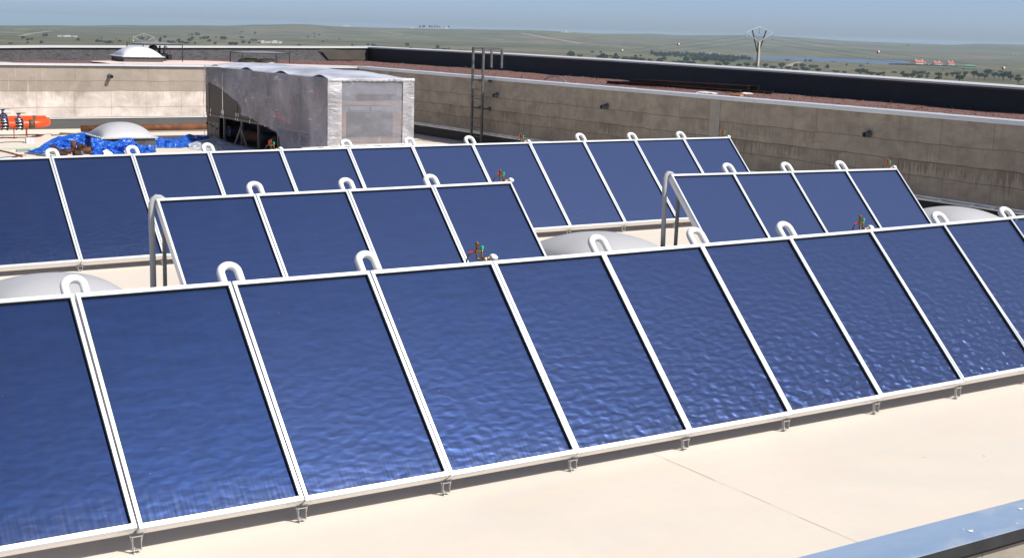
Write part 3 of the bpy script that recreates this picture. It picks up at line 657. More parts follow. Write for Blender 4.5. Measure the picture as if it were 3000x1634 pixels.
# film: torn side sheet
HOLE = [(31.35, 1.80), (31.78, 1.64), (31.86, .82), (31.87, .5), (31.86, .0), (31.80, -.2), (26.0, -.2), (26.0, .02), (26.15, .55), (26.35, .66), (26.95, .75), (27.25, .78), (27.9, .88), (28.2, .93), (28.85, .97), (28.83, 1.10), (29.0, 1.28), (29.6, 1.46), (30.75, 1.71)]
def inside(y, z):
    c = False; n = len(HOLE)
    for i in range(n):
        (y0, z0), (y1, z1) = HOLE[i], HOLE[i-1]
        if (z0 > z) != (z1 > z) and y < (y1-y0)*(z-z0)/(z1-z0)+y0: c = not c
    return c
def side(u, v):
    y = UY0 + u*(UY1-UY0); z = .0 + v*(UH+.0)
    q = mn.fractal(Vector((y*1.1, z*1.4, 3)), 1, 2, 4); dia = mn.noise(Vector((y*1.3+z*1.1, (z-y)*3.5, 8)))
    return (UX - .010 + .022*q + .016*dia*(1-abs(2*v-1)**3), y, z)
def sskip(u, v):
    y = UY0+u*(UY1-UY0) + .03*mn.noise(Vector((u*40, v*22, 1))); z = v*UH + .025*mn.noise(Vector((u*40, v*22, 5))); return inside(y, z)
pu(MB().grid(170, 70, side, sskip), 'side_film', M['film'])
def lip(a, b):
    y, z = a; return Vector((UX-.02, y, z))
def topf(u, v):
    x = UX-.03 + u*(UX1-UX+.06); y = UY0-.03 + v*(UY1-UY0+.06)
    bul = .19*(1-abs(2*u-1)**2.6)*(1-abs(2*v-1)**6)
    sc_ = .085*max(0, math.sin(v*math.pi*7.3+.4))**2*math.exp(-u*5) ; wr_ = .02*mn.fractal(Vector((x*1.6, y*1.1, 2)), 1, 2, 4)
    edge = min(u, 1-u)*20
    return (x, y, UH - .02 + bul*(.75+.35*mn.noise(Vector((y*.5, x*.5, 9)))) + sc_ + wr_*min(1, edge+.3))
pu(MB().grid(40, 140, topf), 'top_film', M['film_top'])
def endf(u, v):
    x = UX+.36 + u*(UX1-UX-.70); z = .0 + v*(UH-.1)
    return (x, UY0-.02 + .018*mn.fractal(Vector((x*2.1, z*1.6, 6)), 1, 2, 4) + .012*math.sin(z*44+3*mn.noise(Vector((z*4, x, 0))))*(abs(2*u-1)**9), z)
pu(MB().grid(60, 90, endf), 'end_film', M['film_clear'])
def edgef(x0, x1, k):
    def f(u, v):
        x = x0+(x1-x0)*u; z = v*UH
        e_ = math.sin(math.pi*min(.94, max(.06, u)))
        return (x, UY0-.036 + e_*.022*mn.noise(Vector((u*1.6, z*13+.8*mn.noise(Vector((u*2, z*3, k))), k))) + e_*.012*mn.noise(Vector((u*3, z*27, k))), z)
    return f
pu(MB().grid(14, 150, edgef(UX-.02, UX+.38, 1)), 'gathered_film', M['film_edge']); pu(MB().grid(14, 150, edgef(UX1-.32, UX1+.02, 7)), 'gathered_film', M['film_edge'])
def hem(u, v):
    a = v*math.pi; x = UX-.02+u*(UX1-UX+.04)
    return (x, UY0-.03-.035*math.sin(a), UH-.05+.035*math.cos(a)*1.3+.006*math.sin(x*37+2*mn.noise(Vector((x*5, 0, 0)))))
pu(MB().grid(120, 5, hem), 'film_hem', M['film_edge'])
def rightf(u, v):
    y = UY0 + u*(UY1-UY0); z = v*UH; return (UX1+.02+.02*mn.noise(Vector((y*2, z*2, 0))), y, z)
pu(MB().grid(60, 20, rightf), 'far_side_film', M['film'])
# white printed foam tube on the header pipe behind the back row
tb = thing('printed_tube', 'white foam tube with faded dark printing above the back row, below the unit', 'insulated pipe', (8.1, 12.335, 1.565))
MB().tube([(0, 0, -.012), (.8, 0, -.003), (1.25, 0, .004), (2.05, 0, .012), (2.12, 0, .012)], .034, 14).build('tube_body', M['white'], tb)
pr_ = MB(); random.seed(2); x = .30
while x < 2.0:
    for k in range(random.randint(5, 9)):
        ww = random.uniform(.012, .02); h = random.uniform(.010, .014); z = .006*x+.004
        pr_.box((x, -.0355, z), (x+ww*.35, -.030, z+h)).box((x, -.036, z+h*.65), (x+ww, -.0305, z+h)); x += ww+.004
    x += random.uniform(.06, .14)
pr_.build('printing', M['print'], tb)
# loose film and tarpaulins on the floor
def cloth(name, label, cat, top, bot, m, seed, nu=150, nv=46, amp=.10, gr=None):
    def L(P, t):
        t *= len(P)-1; i = min(int(t), len(P)-2); return Vector(P[i]).lerp(Vector(P[i+1]), t-i)
    def f(u, v):
        p = L(bot, u).lerp(L(top, u), v); s = Vector((p.x*2.6, p.y*2.6, p.z*3.2+seed))
        a = mn.fractal(s, 1, 2, 4); b = abs(mn.noise(s*1.7+Vector((3, 1, 7)))); c = abs(mn.noise(Vector((p.x*6+seed, p.y*4, p.z*6))))
        k = math.sin(math.pi*min(1, v*1.15+.08))
        d = Vector((.35*mn.noise(s+Vector((9, 0, 0))), -1, .55)).normalized(); r1 = 1-abs(mn.noise(s*2.1+Vector((1, 5, 2))))*2.4; r2 = 1-abs(mn.noise(Vector((p.x*9+p.y*3, p.y*7, p.z*14+seed))))*2.4
        q = p + d*(amp*(a*.9 + .8*(b-.25) + .95*(r1-.4) + .16*(r2-.4)))*(.35+.65*k)
        return (q.x, q.y, max(.006+.012*abs(a), q.z))
    o = MB().grid(nu, nv, f).build(name, m); return tag(o, label, cat, gr)
TG = 'blue tarpaulins around the skylight'
cloth('tarpaulin', 'blue tarpaulin trailing over the floor left of the wrapped skylight', 'tarpaulin', [(7.75, 29.3, .03), (8.1, 29.5, .10), (8.6, 30.2, .24), (8.85, 30.3, .33), (9.2, 30.3, .36), (9.50, 30.25, .42), (9.72, 30.22, .45)], [(7.70, 28.7, .01), (8.05, 28.68, .01), (8.62, 29.4, .01), (8.95, 29.5, .02), (9.2, 29.5, .08), (9.45, 29.5, .06), (9.62, 29.9, .3)], M['tarp'], 1, gr=TG)
cloth('tarpaulin', 'blue tarpaulin bunched up in front of the wrapped skylight', 'tarpaulin', [(9.22, 28.44, .43), (9.5, 28.45, .40), (9.85, 28.42, .31), (10.15, 28.42, .40), (10.33, 28.42, .40), (10.55, 28.42, .20), (10.95, 28.45, .17)], [(9.12, 27.95, .01), (9.4, 27.9, .01), (9.8, 27.95, .01), (10.1, 27.95, .01), (10.35, 28.0, .01), (10.6, 28.1, .01), (10.95, 28.2, .01)], M['tarp'], 5, amp=.13, gr=TG)
cloth('tarpaulin', 'blue tarpaulin heaped between the skylight and the wrapped unit', 'tarpaulin', [(11.15, 30.3, .44), (11.35, 30.4, .46), (11.6, 30.4, .30), (11.95, 30.3, .20), (12.4, 30.6, .17), (12.9, 31.0, .26), (13.6, 31.2, .16)], [(11.25, 29.7, .01), (11.4, 29.6, .01), (11.7, 29.5, .01), (12.1, 29.4, .01), (12.5, 29.7, .01), (12.9, 29.8, .01), (13.6, 30.3, .01)], M['tarp'], 9, gr=TG)
cloth('plastic_sheet', 'loose whitish plastic sheet spread at the foot of the torn unit', 'plastic sheet', [(12.4, 29.6, .10), (12.8, 29.8, .16), (13.3, 30.4, .16), (13.7, 30.9, .20), (13.72, 29.6, .08), (13.74, 28.4, .07), (13.74, 27.2, .05)], [(12.2, 28.9, .01), (12.5, 28.4, .01), (12.8, 28.2, .01), (13.1, 28.0, .01), (13.35, 27.6, .01), (13.5, 27.2, .01), (13.6, 26.8, .01)], M['film_floor'], 13, amp=.07)

# ------------------------------------------------------------------ pipes and clutter on the left
tag(MB().tube([(10.9, 35.2, .14), (15.9, 35.25, .14)], .11, 18).build('steel_pipe', M['rust']), 'long rusty steel pipe lying along the sunlit wall behind the skylight', 'pipe')
def valve_on(t, x, y, z):
    fl_ = MB()
    for dx in (-.085, -.03, .03, .085): fl_.tube([(x+dx-.012, y, z), (x+dx+.012, y, z)], .185 if abs(dx) > .05 else .165, 20)
    fl_.tube([(x-.05, y, z), (x+.05, y, z)], .13, 18)
    fl_.build('flanges', M['blackm'], t)
    bo = MB()
    for k in range(10):
        a = 2*math.pi*k/10; bo.tube([(x-.13, y+.155*math.cos(a), z+.155*math.sin(a)), (x+.13, y+.155*math.cos(a), z+.155*math.sin(a))], .017, 8)
    bo.build('bolts', M['bolt'], t)
    s = MB().tube([(x, y, z+.12), (x, y, z+.30)], .035, 12).box((x-.05, y-.05, z+.17), (x+.05, y+.05, z+.21)); s.build('valve_neck', M['blue_iron'], t)
    h = MB().box((x-.06, y-.04, z+.30), (x+.06, y+.04, z+.335)).bar((x, y, z+.335), (x+.20, y-.02, z+.33), .03, .014); h.build('hand_lever', M['blackm'], t)
px, py, pz, rr = 8.2, 33.66, .43, .125
op = thing('flanged_pipe', 'orange painted pipe with two flanged valves and a bend, nearer of the pair', 'pipe', (px, py, 0), group='orange pipes')
def po(mb, n, m, t):
    ob = mb.build(n, m, t); ob.location = -Vector(t.location); return ob
bend = [(3.5, py, pz), (9.0, py, pz)] + [(9.0+.55*math.sin(a), py+.55-.55*math.cos(a), pz+.02*i/8) for i, a in ((i, R(9.5*i)) for i in range(1, 9))]
po(MB().tube(bend, rr, 20), 'pipe_run', M['orange'], op)
e_ = Vector(bend[-1]); d_ = (e_-Vector(bend[-2])).normalized(); po(MB().tube([e_-d_*.01, e_+d_*.10], rr+.002, 18), 'bare_end', M['rust_dark'], op)
po(MB().tube([(8.87, py, pz), (9.05, py+.0, pz)], rr+.003, 18), 'bare_band', M['tape'], op)
for o_ in (8.17, 8.60):
    k0 = len(bpy.data.objects); before = set(bpy.data.objects); valve_on(op, o_, py, pz)
    for ob in set(bpy.data.objects)-before: ob.location = -Vector(op.location)
for x in (8.45, 8.83): po(MB().tube([(x, py, .004), (x, py, pz-rr+.01)], .014, 8).box((x-.03, py-.03, .004), (x+.03, py+.03, .012)), 'support', M['redpost'], op)
py2 = .62
op2 = thing('flanged_pipe', 'orange painted pipe nearer the sunlit wall, farther of the pair', 'pipe', (px, py+.80, 0), group='orange pipes')
po(MB().tube([(3.5, py+.80, pz+.07), (9.6, py+.80, pz+.07)], rr, 18), 'pipe_run', M['orange'], op2)
po(MB().tube([(9.2, py+.80, pz+.07), (9.3, py+.80, pz+.07)], rr+.003, 18), 'bare_band', M['tape'], op2)
before = set(bpy.data.objects); valve_on(op2, 8.33, py+.80, pz+.07)
for ob in set(bpy.data.objects)-before: ob.location = -Vector(op2.location)
for x in (7.9, 9.0): po(MB().tube([(x, py+.80, .004), (x, py+.80, pz-rr+.08)], .014, 8), 'support', M['redpost'], op2)
bx = thing('carton', 'small white carton with faint pink print under the orange pipes', 'box', (8.50, 32.06, .004))
MB().box((-.105, -.09, 0), (.105, .09, .145)).build('carton_body', M['white'], bx); MB().box((-.03, -.0925, .07), (.03, -.0905, .10)).box((-.01, -.0925, .04), (.02, -.0905, .065)).build('print', M['pink'], bx)
# rusty pipe offcuts
def offcut(lb, x, y, L, r, az, el, m='rust_dark'):
    c = Vector((x, y, max(r, L/2*math.sin(el)+r*math.cos(el)))) ; d = Vector((math.cos(az)*math.cos(el), math.sin(az)*math.cos(el), math.sin(el)))*L/2
    mb = MB(); n = 16; prof = [(r*.88, -L/2), (r, -L/2), (r, L/2), (r*.88, L/2), (r*.88, -L/2)]
    mb.lathe(prof, c, n, d); tag(mb.build('pipe_offcut', M[m]), lb, 'pipe piece', 'rusty pipe offcuts by the skylight')
offcut('upright rust orange pipe offcut, tallest of the heap by the tarpaulin', 8.95, 29.15, .30, .07, 0, R(90), 'rust')
offcut('dark open pipe offcut standing right against the upright one', 9.08, 29.0, .20, .075, R(-70), R(62))
offcut('rusty pipe offcut facing left at the left of the heap', 8.58, 28.5, .26, .065, R(160), 0)
offcut('short rusty pipe offcut lying nearest the back collector row', 8.72, 28.02, .2, .065, R(200), 0)
offcut('brown pipe offcut behind the leftmost one', 8.72, 28.9, .3, .055, R(15), 0)
offcut('wide brown pipe offcut against the curb of the skylight', 9.15, 28.75, .22, .075, R(80), R(20))
offcut('shiny brown bent pipe piece next to the front tarpaulin', 9.02, 28.25, .30, .075, R(-10), R(12), 'rust')
offcut('grey pipe offcut at the right front of the heap', 8.83, 28.1, .18, .055, R(-40), 0, 'pvc')
tag(MB().bar((8.30, 28.9, .20), (8.42, 28.05, .02), .16, .02).build('steel_plate', M['rust_dark']), 'brown steel plate leaning beside the heap of pipe offcuts', 'plate')
def stick(lb, name, cat, pts, r, m, gr=None, n=6):
    tag(MB().tube(pts, r, n).build(name, M[m]), lb, cat, gr)
stick('thin green hose lying straight across the cream floor', 'garden_hose', 'hose', [(4.5, 30.0, .014), (6.5, 30.22, .014), (7.3, 30.25, .014), (8.1, 30.35, .014), (8.6, 30.5, .014)], .013, 'hosegreen')
random.seed(4)
def wig(a, b, n, w): 
    a, b = Vector(a), Vector(b); return [a.lerp(b, i/n)+Vector((random.uniform(-w, w), random.uniform(-w*3, w*3), 0)) for i in range(n+1)]
stick('dark cable lying in front of the carton', 'cable', 'cable', wig((6.2, 32.0, .01), (8.4, 32.4, .01), 9, .03), .012, 'blackm', 'cables on the floor')
stick('dark cable under the flanged valves', 'cable', 'cable', wig((6.9, 33.6, .01), (8.6, 33.9, .01), 9, .03), .010, 'blackm', 'cables on the floor')
stick('thin brown cable curling behind the red supports', 'cable', 'cable', wig((7.6, 34.9, .01), (9.9, 35.0, .01), 14, .05), .008, 'wood', 'cables on the floor')
stick('thin dark cable near the back row of collectors', 'cable', 'cable', wig((6.6, 27.7, .01), (7.5, 28.4, .01), 9, .04), .008, 'blackm', 'cables on the floor')
stick('red oxide bent bar at the left picture edge', 'steel_bar', 'bar', [(7.1, 30.0, .02), (7.22, 29.2, .02), (7.30, 28.2, .02), (7.28, 27.9, .02)], .02, 'redpost')
def plank(lb, a, b, wd, h, m='wood', name='wood_scrap', cat='wood piece', gr='timber scraps on the floor'):
    a, b = Vector(a), Vector(b); a.z = b.z = h/2+.004; tag(MB().bar(a, b, wd, h).build(name, M[m]), lb, cat, gr)
plank('grey timber scrap pointing at the tarpaulin, larger one', (7.62, 28.9, 0), (7.98, 27.95, 0), .11, .025)
plank('grey timber scrap lying nearest the tarpaulin end', (7.75, 28.25, 0), (8.05, 27.75, 0), .10, .02, 'post')
plank('small brown timber piece near the orange pipe bend', (9.32, 34.55, 0), (9.55, 34.62, 0), .10, .03, 'rust')
plank('long thin brown strip behind the carton shadow', (9.75, 34.4, 0), (10.4, 34.75, 0), .07, .03)
plank('dark plank end sticking out beside the tarpaulin', (10.15, 34.9, 0), (10.9, 34.2, 0), .12, .05, 'post')
plank('brown splintered stick in front of the timber scraps', (7.0, 27.75, 0), (7.35, 28.35, 0), .06, .03, 'rust')
plank('white and grey offcut near the green hose', (7.22, 29.4, 0), (7.42, 29.3, 0), .10, .05, 'white', 'foam_scrap', 'scrap')
plank('pale blue tube piece pointing at the tarpaulin', (7.5, 29.45, 0), (7.86, 29.5, 0), .07, .06, 'canopy', 'tube_scrap', 'scrap')
cloth('paper_scrap', 'crumpled white paper in front of the bunched tarpaulin', 'paper', [(9.40, 27.95, .12), (9.5, 27.95, .16), (9.62, 27.95, .08)], [(9.38, 27.75, .01), (9.5, 27.72, .01), (9.66, 27.75, .01)], M['scrap'], 3, 20, 10, .04)
cloth('paper_scrap', 'beige crumpled paper at the right of the bunched tarpaulin', 'paper', [(9.98, 27.98, .10), (10.06, 27.96, .12), (10.15, 27.98, .06)], [(9.96, 27.8, .01), (10.06, 27.78, .01), (10.17, 27.8, .01)], simple('beige_paper', (.62, .50, .36), .8), 8, 20, 10, .04)

# ------------------------------------------------------------------ ladder and wall spouts
ld = thing('roof_ladder', 'dark steel ladder fixed to the shaded wall, with hooked hand rails', 'ladder', (21.42, 28.2, 0))
ya, yb_, xl = 28.47, 27.86, 21.40
def pl(mb, n, m='ladder'):
    ob = mb.build(n, M[m], ld); ob.location = -Vector(ld.location)
for y in (ya, yb_): pl(MB().box((xl-.03, y-.035, .05), (xl+.03, y+.035, 3.06)), 'stile')
for k in range(7): z = .25+.30*k; pl(MB().bar((xl, ya-.035, z), (xl, yb_+.035, z), .035, .025), 'rung')
for y in (ya, yb_): pl(MB().box((xl+.03, y-.03, 3.0), (xl+.72, y+.03, 3.06)).box((xl+.66, y-.03, 2.43), (xl+.72, y+.03, 3.0)), 'hand_rail')
for z in (1.15, 2.03): pl(MB().bar((xl+.03, ya, z), (21.71, ya, z), .05, .05).bar((xl+.03, yb_, z), (21.71, yb_, z), .05, .05).box((21.67, ya-.06, z-.06), (21.69, ya+.06, z+.06)).box((21.67, yb_-.06, z-.06), (21.69, yb_+.06, z+.06)), 'wall_bracket')
def spout(lb, p, d, L, r):
    p = Vector(p); d = Vector(d); t = thing('wall_spout', lb, 'pipe', p, 0, 'drain spouts in the walls')
    MB().lathe([(r*1.25, -.02), (r*1.25, .03), (r, .035), (r, L*.55), (r*1.0, L*.6), (r*.94, L*.62), (r*.94, L), (r*.80, L), (r*.80, L*.5)], (0, 0, 0), 18, d).build('spout_pipe', M['pvc'], t)
    MB().lathe([(r*.8, 0), (0, 0)], d*(L*.9), 18, d).build('spout_mouth', M['pvc_in'], t)
spout('grey drain spout casting a shadow on the sunlit wall', (12.41, YW, 1.735), (0, -1, -.05), .22, .068)
spout('drain spout on the shaded wall just right of the ladder', (XW, 27.45, 1.60), (-1, 0, -.04), .16, .068)
spout('drain spout on the shaded wall halfway along', (XW, 21.75, 1.60), (-1, -.1, -.05), .22, .066)
spout('drain spout nearest the right picture edge, above a rusty streak', (XW, 12.10, 1.585), (-1, -.12, -.04), .19, .066)

# ------------------------------------------------------------------ things on the upper roof
def canopy(lb, x0, x1, y0, y1, zt, zb):
    t = thing('sheet_canopy', lb, 'canopy', ((x0+x1)/2, (y0+y1)/2, zb), 0, 'sheet canopies on thin legs')
    def q(mb, n, m): ob = mb.build(n, m, t); ob.location = -Vector(t.location)
    q(MB().grid(12, 8, lambda u, v: (x0-.02+u*(x1-x0+.04), y0-.02+v*(y1-y0+.04), zt+.06*(1-abs(2*u-1)**2)*(1-abs(2*v-1)**2))), 'roof_sheet', M['canopy'])
    q(MB().bar((x0, y0, zt-.015), (x1, y0, zt-.015), .03).bar((x0, y1, zt-.015), (x1, y1, zt-.015), .03).bar((x0, y0, zt-.016), (x0, y1, zt-.016), .028).bar((x1, y0, zt-.016), (x1, y1, zt-.016), .028), 'edge_frame', M['frame_dk'])
    for x in (x0, x1):
        for y in (y0, y1): q(MB().bar((x, y, zb), (x, y, zt-.03), .028), 'leg', M['frame_dk'])
canopy('pale sheet canopy on four dark legs above the black vent cowl', 15.52, 17.05, 42.9, 44.9, 2.72, U+.02)
canopy('low sheet canopy on thin legs behind the wrapped unit', 19.4, 21.4, 42.6, 43.9, 2.45, U+.02)
vc = thing('vent_cowl', 'black mushroom vent cowl on a grey curb under the canopy', 'vent', (16.25, 43.6, U+.02))
MB().lathe([(.09, .30), (.09, .50), (.085, .51), (.18, .50), (.175, .54), (.13, .60), (.06, .63), (0, .635)], (-.12, 0, 0), 18).build('cowl', M['blackm'], vc)
MB().box((-.35, -.3, .28), (.36, .3, .32)).build('base_plate', M['blackm'], vc)
MB().box((-.28, -.26, 0), (.30, .26, .275)).build('curb', M['grey'], vc)
MB().tube([(.05, -.1, .3), (.05, -.1, .47)], .022, 8).tube([(.16, .05, .3), (.16, .05, .60)], .035, 8).tube([(.28, -.05, .3), (.28, -.05, .52), (.31, -.05, .56), (.38, -.05, .56), (.42, -.05, .545)], .02, 8).build('small_pipes', M['frame_dk'], vc)
MB().box((-.55, -.35, .0), (-.32, .1, .22)).box((.42, -.2, .08), (.56, .1, .26)).build('junction_box', M['grey'], vc)
for k, (x, z) in enumerate(((19.95, .19), (20.75, .17))):
    o = tag(MB().lathe([(.45, 0), (.43, z*.4), (.36, z*.75), (.2, z*.95), (0, z)], (x, 43.3, U+.02), 20).build('small_dome', simple('aged_dome_%s' % 'ab'[k], ((.24, .20, .11), (.62, .52, .38))[k], .4)), ('brownish dome on the left under the low canopy', 'pale dome on the right under the low canopy')[k], 'skylight', 'domes under the low canopy')
# steel sections lying on the gravel
random.seed(9)
bars = [((25.2, 26.4), (26.5, 21.5), .08, 'nearest the coping'), ((25.45, 26.3), (26.75, 21.55), .08, 'second from the coping'), ((25.7, 26.2), (27.0, 21.35), .085, 'third from the coping'), ((25.75, 25.4), (26.0, 21.0), .06, 'short one at the right'), ((26.1, 24.6), (26.5, 20.2), .05, 'thin one reaching farthest right')]
for i, (a, b, h, nm) in enumerate(bars):
    z = U+h/2+.005; mb = MB(); a3, b3 = Vector((*a, z)), Vector((*b, z))
    mb.bar(a3, b3, .012, h).bar(a3+Vector((0, 0, h/2)), b3+Vector((0, 0, h/2)), .10, .012).bar(a3-Vector((0, 0, h/2)), b3-Vector((0, 0, h/2)), .10, .012)
    tag(mb.build('steel_beam', M['rust_dark']), 'dark rusty steel beam on the red gravel, %s' % nm, 'beam', 'rusty beams on the gravel')
for a, b, nm in (((25.5, 25.6), (26.55, 21.25), 'nearer'), ((25.95, 25.2), (26.9, 21.2), 'farther')):
    z = U+.135; mb = MB(); a3, b3 = Vector((*a, z)), Vector((*b, z)); mb.bar(a3, b3, .012, .08).bar(a3+Vector((0, 0, .04)), b3+Vector((0, 0, .04)), .09, .012).bar(a3-Vector((0, 0, .04)), b3-Vector((0, 0, .04)), .09, .012)
    tag(mb.build('steel_beam', M['rust_dark']), 'dark rusty steel beam on top of the pile, %s one' % nm, 'beam', 'rusty beams on the gravel')
stick('pale green hose arching out of the red gravel', 'hose_end', 'hose', [(23.6, 27.75, U), (23.58, 27.5, U+.10), (23.55, 27.25, U+.17), (23.55, 26.95, U+.21), (23.55, 26.75, U+.20), (23.6, 26.55, U+.12), (23.65, 26.4, U-.02)], .016, 'canopy')
for lb, p, r in (('white plastic scraps on the gravel in front of the beams', [(24.15, 20.7), (24.35, 20.1)], .10), ('small white scrap right of the beams on the gravel', [(25.3, 20.1), (25.5, 19.9)], .07)):
    cloth('plastic_scrap', lb, 'scrap', [(*p[0], U+.05), ((p[0][0]+p[1][0])/2, (p[0][1]+p[1][1])/2, U+.06), (*p[1], U+.03)], [(p[0][0]-.12, p[0][1], U+.02), ((p[0][0]+p[1][0])/2-.1, (p[0][1]+p[1][1])/2, U+.02), (p[1][0]-.1, p[1][1], U+.02)], M['scrap'], 4, 24, 8, .05)
tag(MB().box((24.1, 18.95, U+.01), (24.22, 19.35, U+.05)).build('orange_scrap', M['orangebit']), 'small orange scrap on the gravel below the beams', 'scrap')
# weeds in the gravel
wd_ = MB(); random.seed(12)
for i in range(70):
    y = random.uniform(9, 46); xm = lerp_poly(PR, y, 1); x = random.choice((random.uniform(XW+.6, xm-.1), xm-random.uniform(.05, .5))); z = gz(x, y)
    for k in range(7):
        a = random.uniform(0, 6.28); h = random.uniform(.03, .11); d = Vector((math.cos(a), math.sin(a), 0))*h*.6; s = Vector((-d.y, d.x, 0))*.22
        wd_.add([Vector((x, y, z-.02))-s, Vector((x, y, z-.02))+s, Vector((x, y, z+h))+d], [(0, 1, 2)])
tag(wd_.build('weeds', M['weed']), 'tiny green weeds sprouting in the red gravel', 'weeds', kind='stuff')
HAZE = 9.5e-5
# ------------------------------------------------------------------ landscape
SKY = [(0, -.45), (12.9, -.386), (15.4, -.323), (18.0, -.238), (21.4, -.165), (22.9, -.082), (24.5, -.015), (26.2, -.07), (27.6, -.074), (29.7, -.057), (31.8, -.025), (35.3, .032), (37.4, .063), (38.8, .061), (40.2, .004), (43, .034), (44.4, .011), (47.1, -.074), (48.9, -.10), (50.8, -.113), (52.0, -.036), (53.5, -.03), (60, -.06), (75, -.2), (180, -.5), (360, -.45)]
def pl_(P, x):
    for (a, b), (c, d) in zip(P, P[1:]):
        if a <= x <= c: t = (x-a)/(c-a); t = t*t*(3-2*t); return b+(d-b)*t
    return P[-1][1]
def plin(P, x):
    for (a, b), (c, d) in zip(P, P[1:]):
        if a <= x <= c: return b+(d-b)*(x-a)/(c-a)
    return P[-1][1]
LE = [(600, -2.5), (1000, -1.55), (1500, -1.10), (2000, -.88), (2500, -.72), (3000, -.60), (3600, -.50), (4500, None)]
RE = [(600, -2.5), (1000, -1.66), (1500, -1.34), (2000, -1.09), (2450, -.945), (2800, -.915), (2950, -.945), (3150, -.895), (3320, -.775), (4000, -.50), (6500, None)]
def land_z(az, r):
    az = az % 360; s = pl_(SKY, az)
    if r < 600: return plin([(0, -9), (70, -9), (150, -11), (290, -15), (600, 3.65+600*math.tan(R(-2.5)))], r)
    def prof(P):
        Q = [(a, s if b is None else b) for a, b in P]; e = plin(Q, r) if r <= Q[-1][0] else s-.10*(r-Q[-1][0])/1000
        return e
    k = min(1, max(0, (az-33)/10)); k = k*k*(3-2*k)
    if az > 90: k = max(0, 1-(az-90)/60)
    eR = prof(RE)
    if az > 48.9: eR += .12*min(1, (az-48.9)/.8)*math.exp(-((r-3000)/260)**2)
    if az < 43.4: eR += .09*min(1, (43.4-az)/1.2)*math.exp(-((r-3050)/350)**2)
    e = prof(LE)*(1-k) + eR*k
    x, y = r*math.sin(R(az)), r*math.cos(R(az))
    amp = min(1, max(0, (r-700)/600))*max(0, min(1, (4700-r)/1200))
    if az > 40: amp *= .35
    e += .035*amp*mn.fractal(Vector((x/420, y/420, 0)), 1, 2, 4)
    return 3.65 + r*math.tan(R(e))
def land_pt(az, r, dz=0): return Vector((CAM.x+r*math.sin(R(az)), CAM.y+r*math.cos(R(az)), land_z(az, r)+dz))
def hit(az, el):
    """first ground met along a line of sight: distance"""
    r = 500; t = math.tan(R(el)); 
    while r < 9000:
        if land_z(az, r) >= 3.65+r*t: return r
        r *= 1.004
    return 4400
def ae(px, py):
    d = (rt*((px-1507)/FPX) - up*((py-807)/FPX) + fw).normalized(); return math.degrees(math.atan2(d.x, d.y)), math.degrees(math.asin(d.z))
azs = sorted(set([i*4 for i in range(91)] + [8+i*.3 for i in range(167)]))
rs = [30]+[50*1.07**i for i in range(79)]
lm = MB(); lv = []; na = len(azs)
for r in rs:
    for a in azs: lv.append(land_pt(a, r))
lm.add(lv, [(j*na+i, j*na+i+1, (j+1)*na+i+1, (j+1)*na+i) for j in range(len(rs)-1) for i in range(na-1)], True)
lm.add([land_pt(a, 30) for a in azs[:-1]], [list(range(na-1))])
tag(lm.build('ground', M['land']), kind='structure')
lk = [land_pt(42.6+.3*i, 2800) for i in range(70)]; lk2 = [land_pt(42.6+.3*i, 3450) for i in range(70)]
for p in lk+lk2: p.z = -42.0
tag(MB().add(lk+lk2, [(i, i+1, 71+i, 70+i) for i in range(69)]).build('lake', M['water']), kind='structure')
def track(pts, wd):
    mb = MB(); P = []
    for (x0, y0), (x1, y1) in zip(pts, pts[1:]):
        for k in range(6): P.append((x0+(x1-x0)*k/6, y0+(y1-y0)*k/6))
    P.append(pts[-1]); L = []
    for x, y in P: a, e = ae(x, y); L.append(land_pt(a, hit(a, e), .5))
    for i, p in enumerate(L):
        d = (L[min(i+1, len(L)-1)]-L[max(0, i-1)]); d.z = 0; d.normalize(); s = Vector((-d.y, d.x, 0))*wd; mb.v += [tuple(p-s), tuple(p+s)]
    for i in range(len(L)-1): mb.f.append([2*i, 2*i+1, 2*i+3, 2*i+2]); mb.sm.append(False)
    tag(mb.build('track', M['track']), kind='structure')
for pts, wd in (([(1102, 91), (1180, 102), (1260, 109), (1400, 111), (1480, 119)], 7), ([(1715, 137), (1800, 142), (1840, 145), (1880, 150)], 5), ([(2309, 196), (2328, 187), (2350, 182)], 4.5), ([(2568, 189), (2625, 190), (2700, 193)], 6), ([(60, 107), (95, 100), (150, 92)], 5), ([(452, 129), (463, 121)], 3), ([(665, 111.5), (730, 116)], 5), ([(1530, 99), (1600, 112), (1650, 120), (1700, 129)], 9)): track(pts, wd)

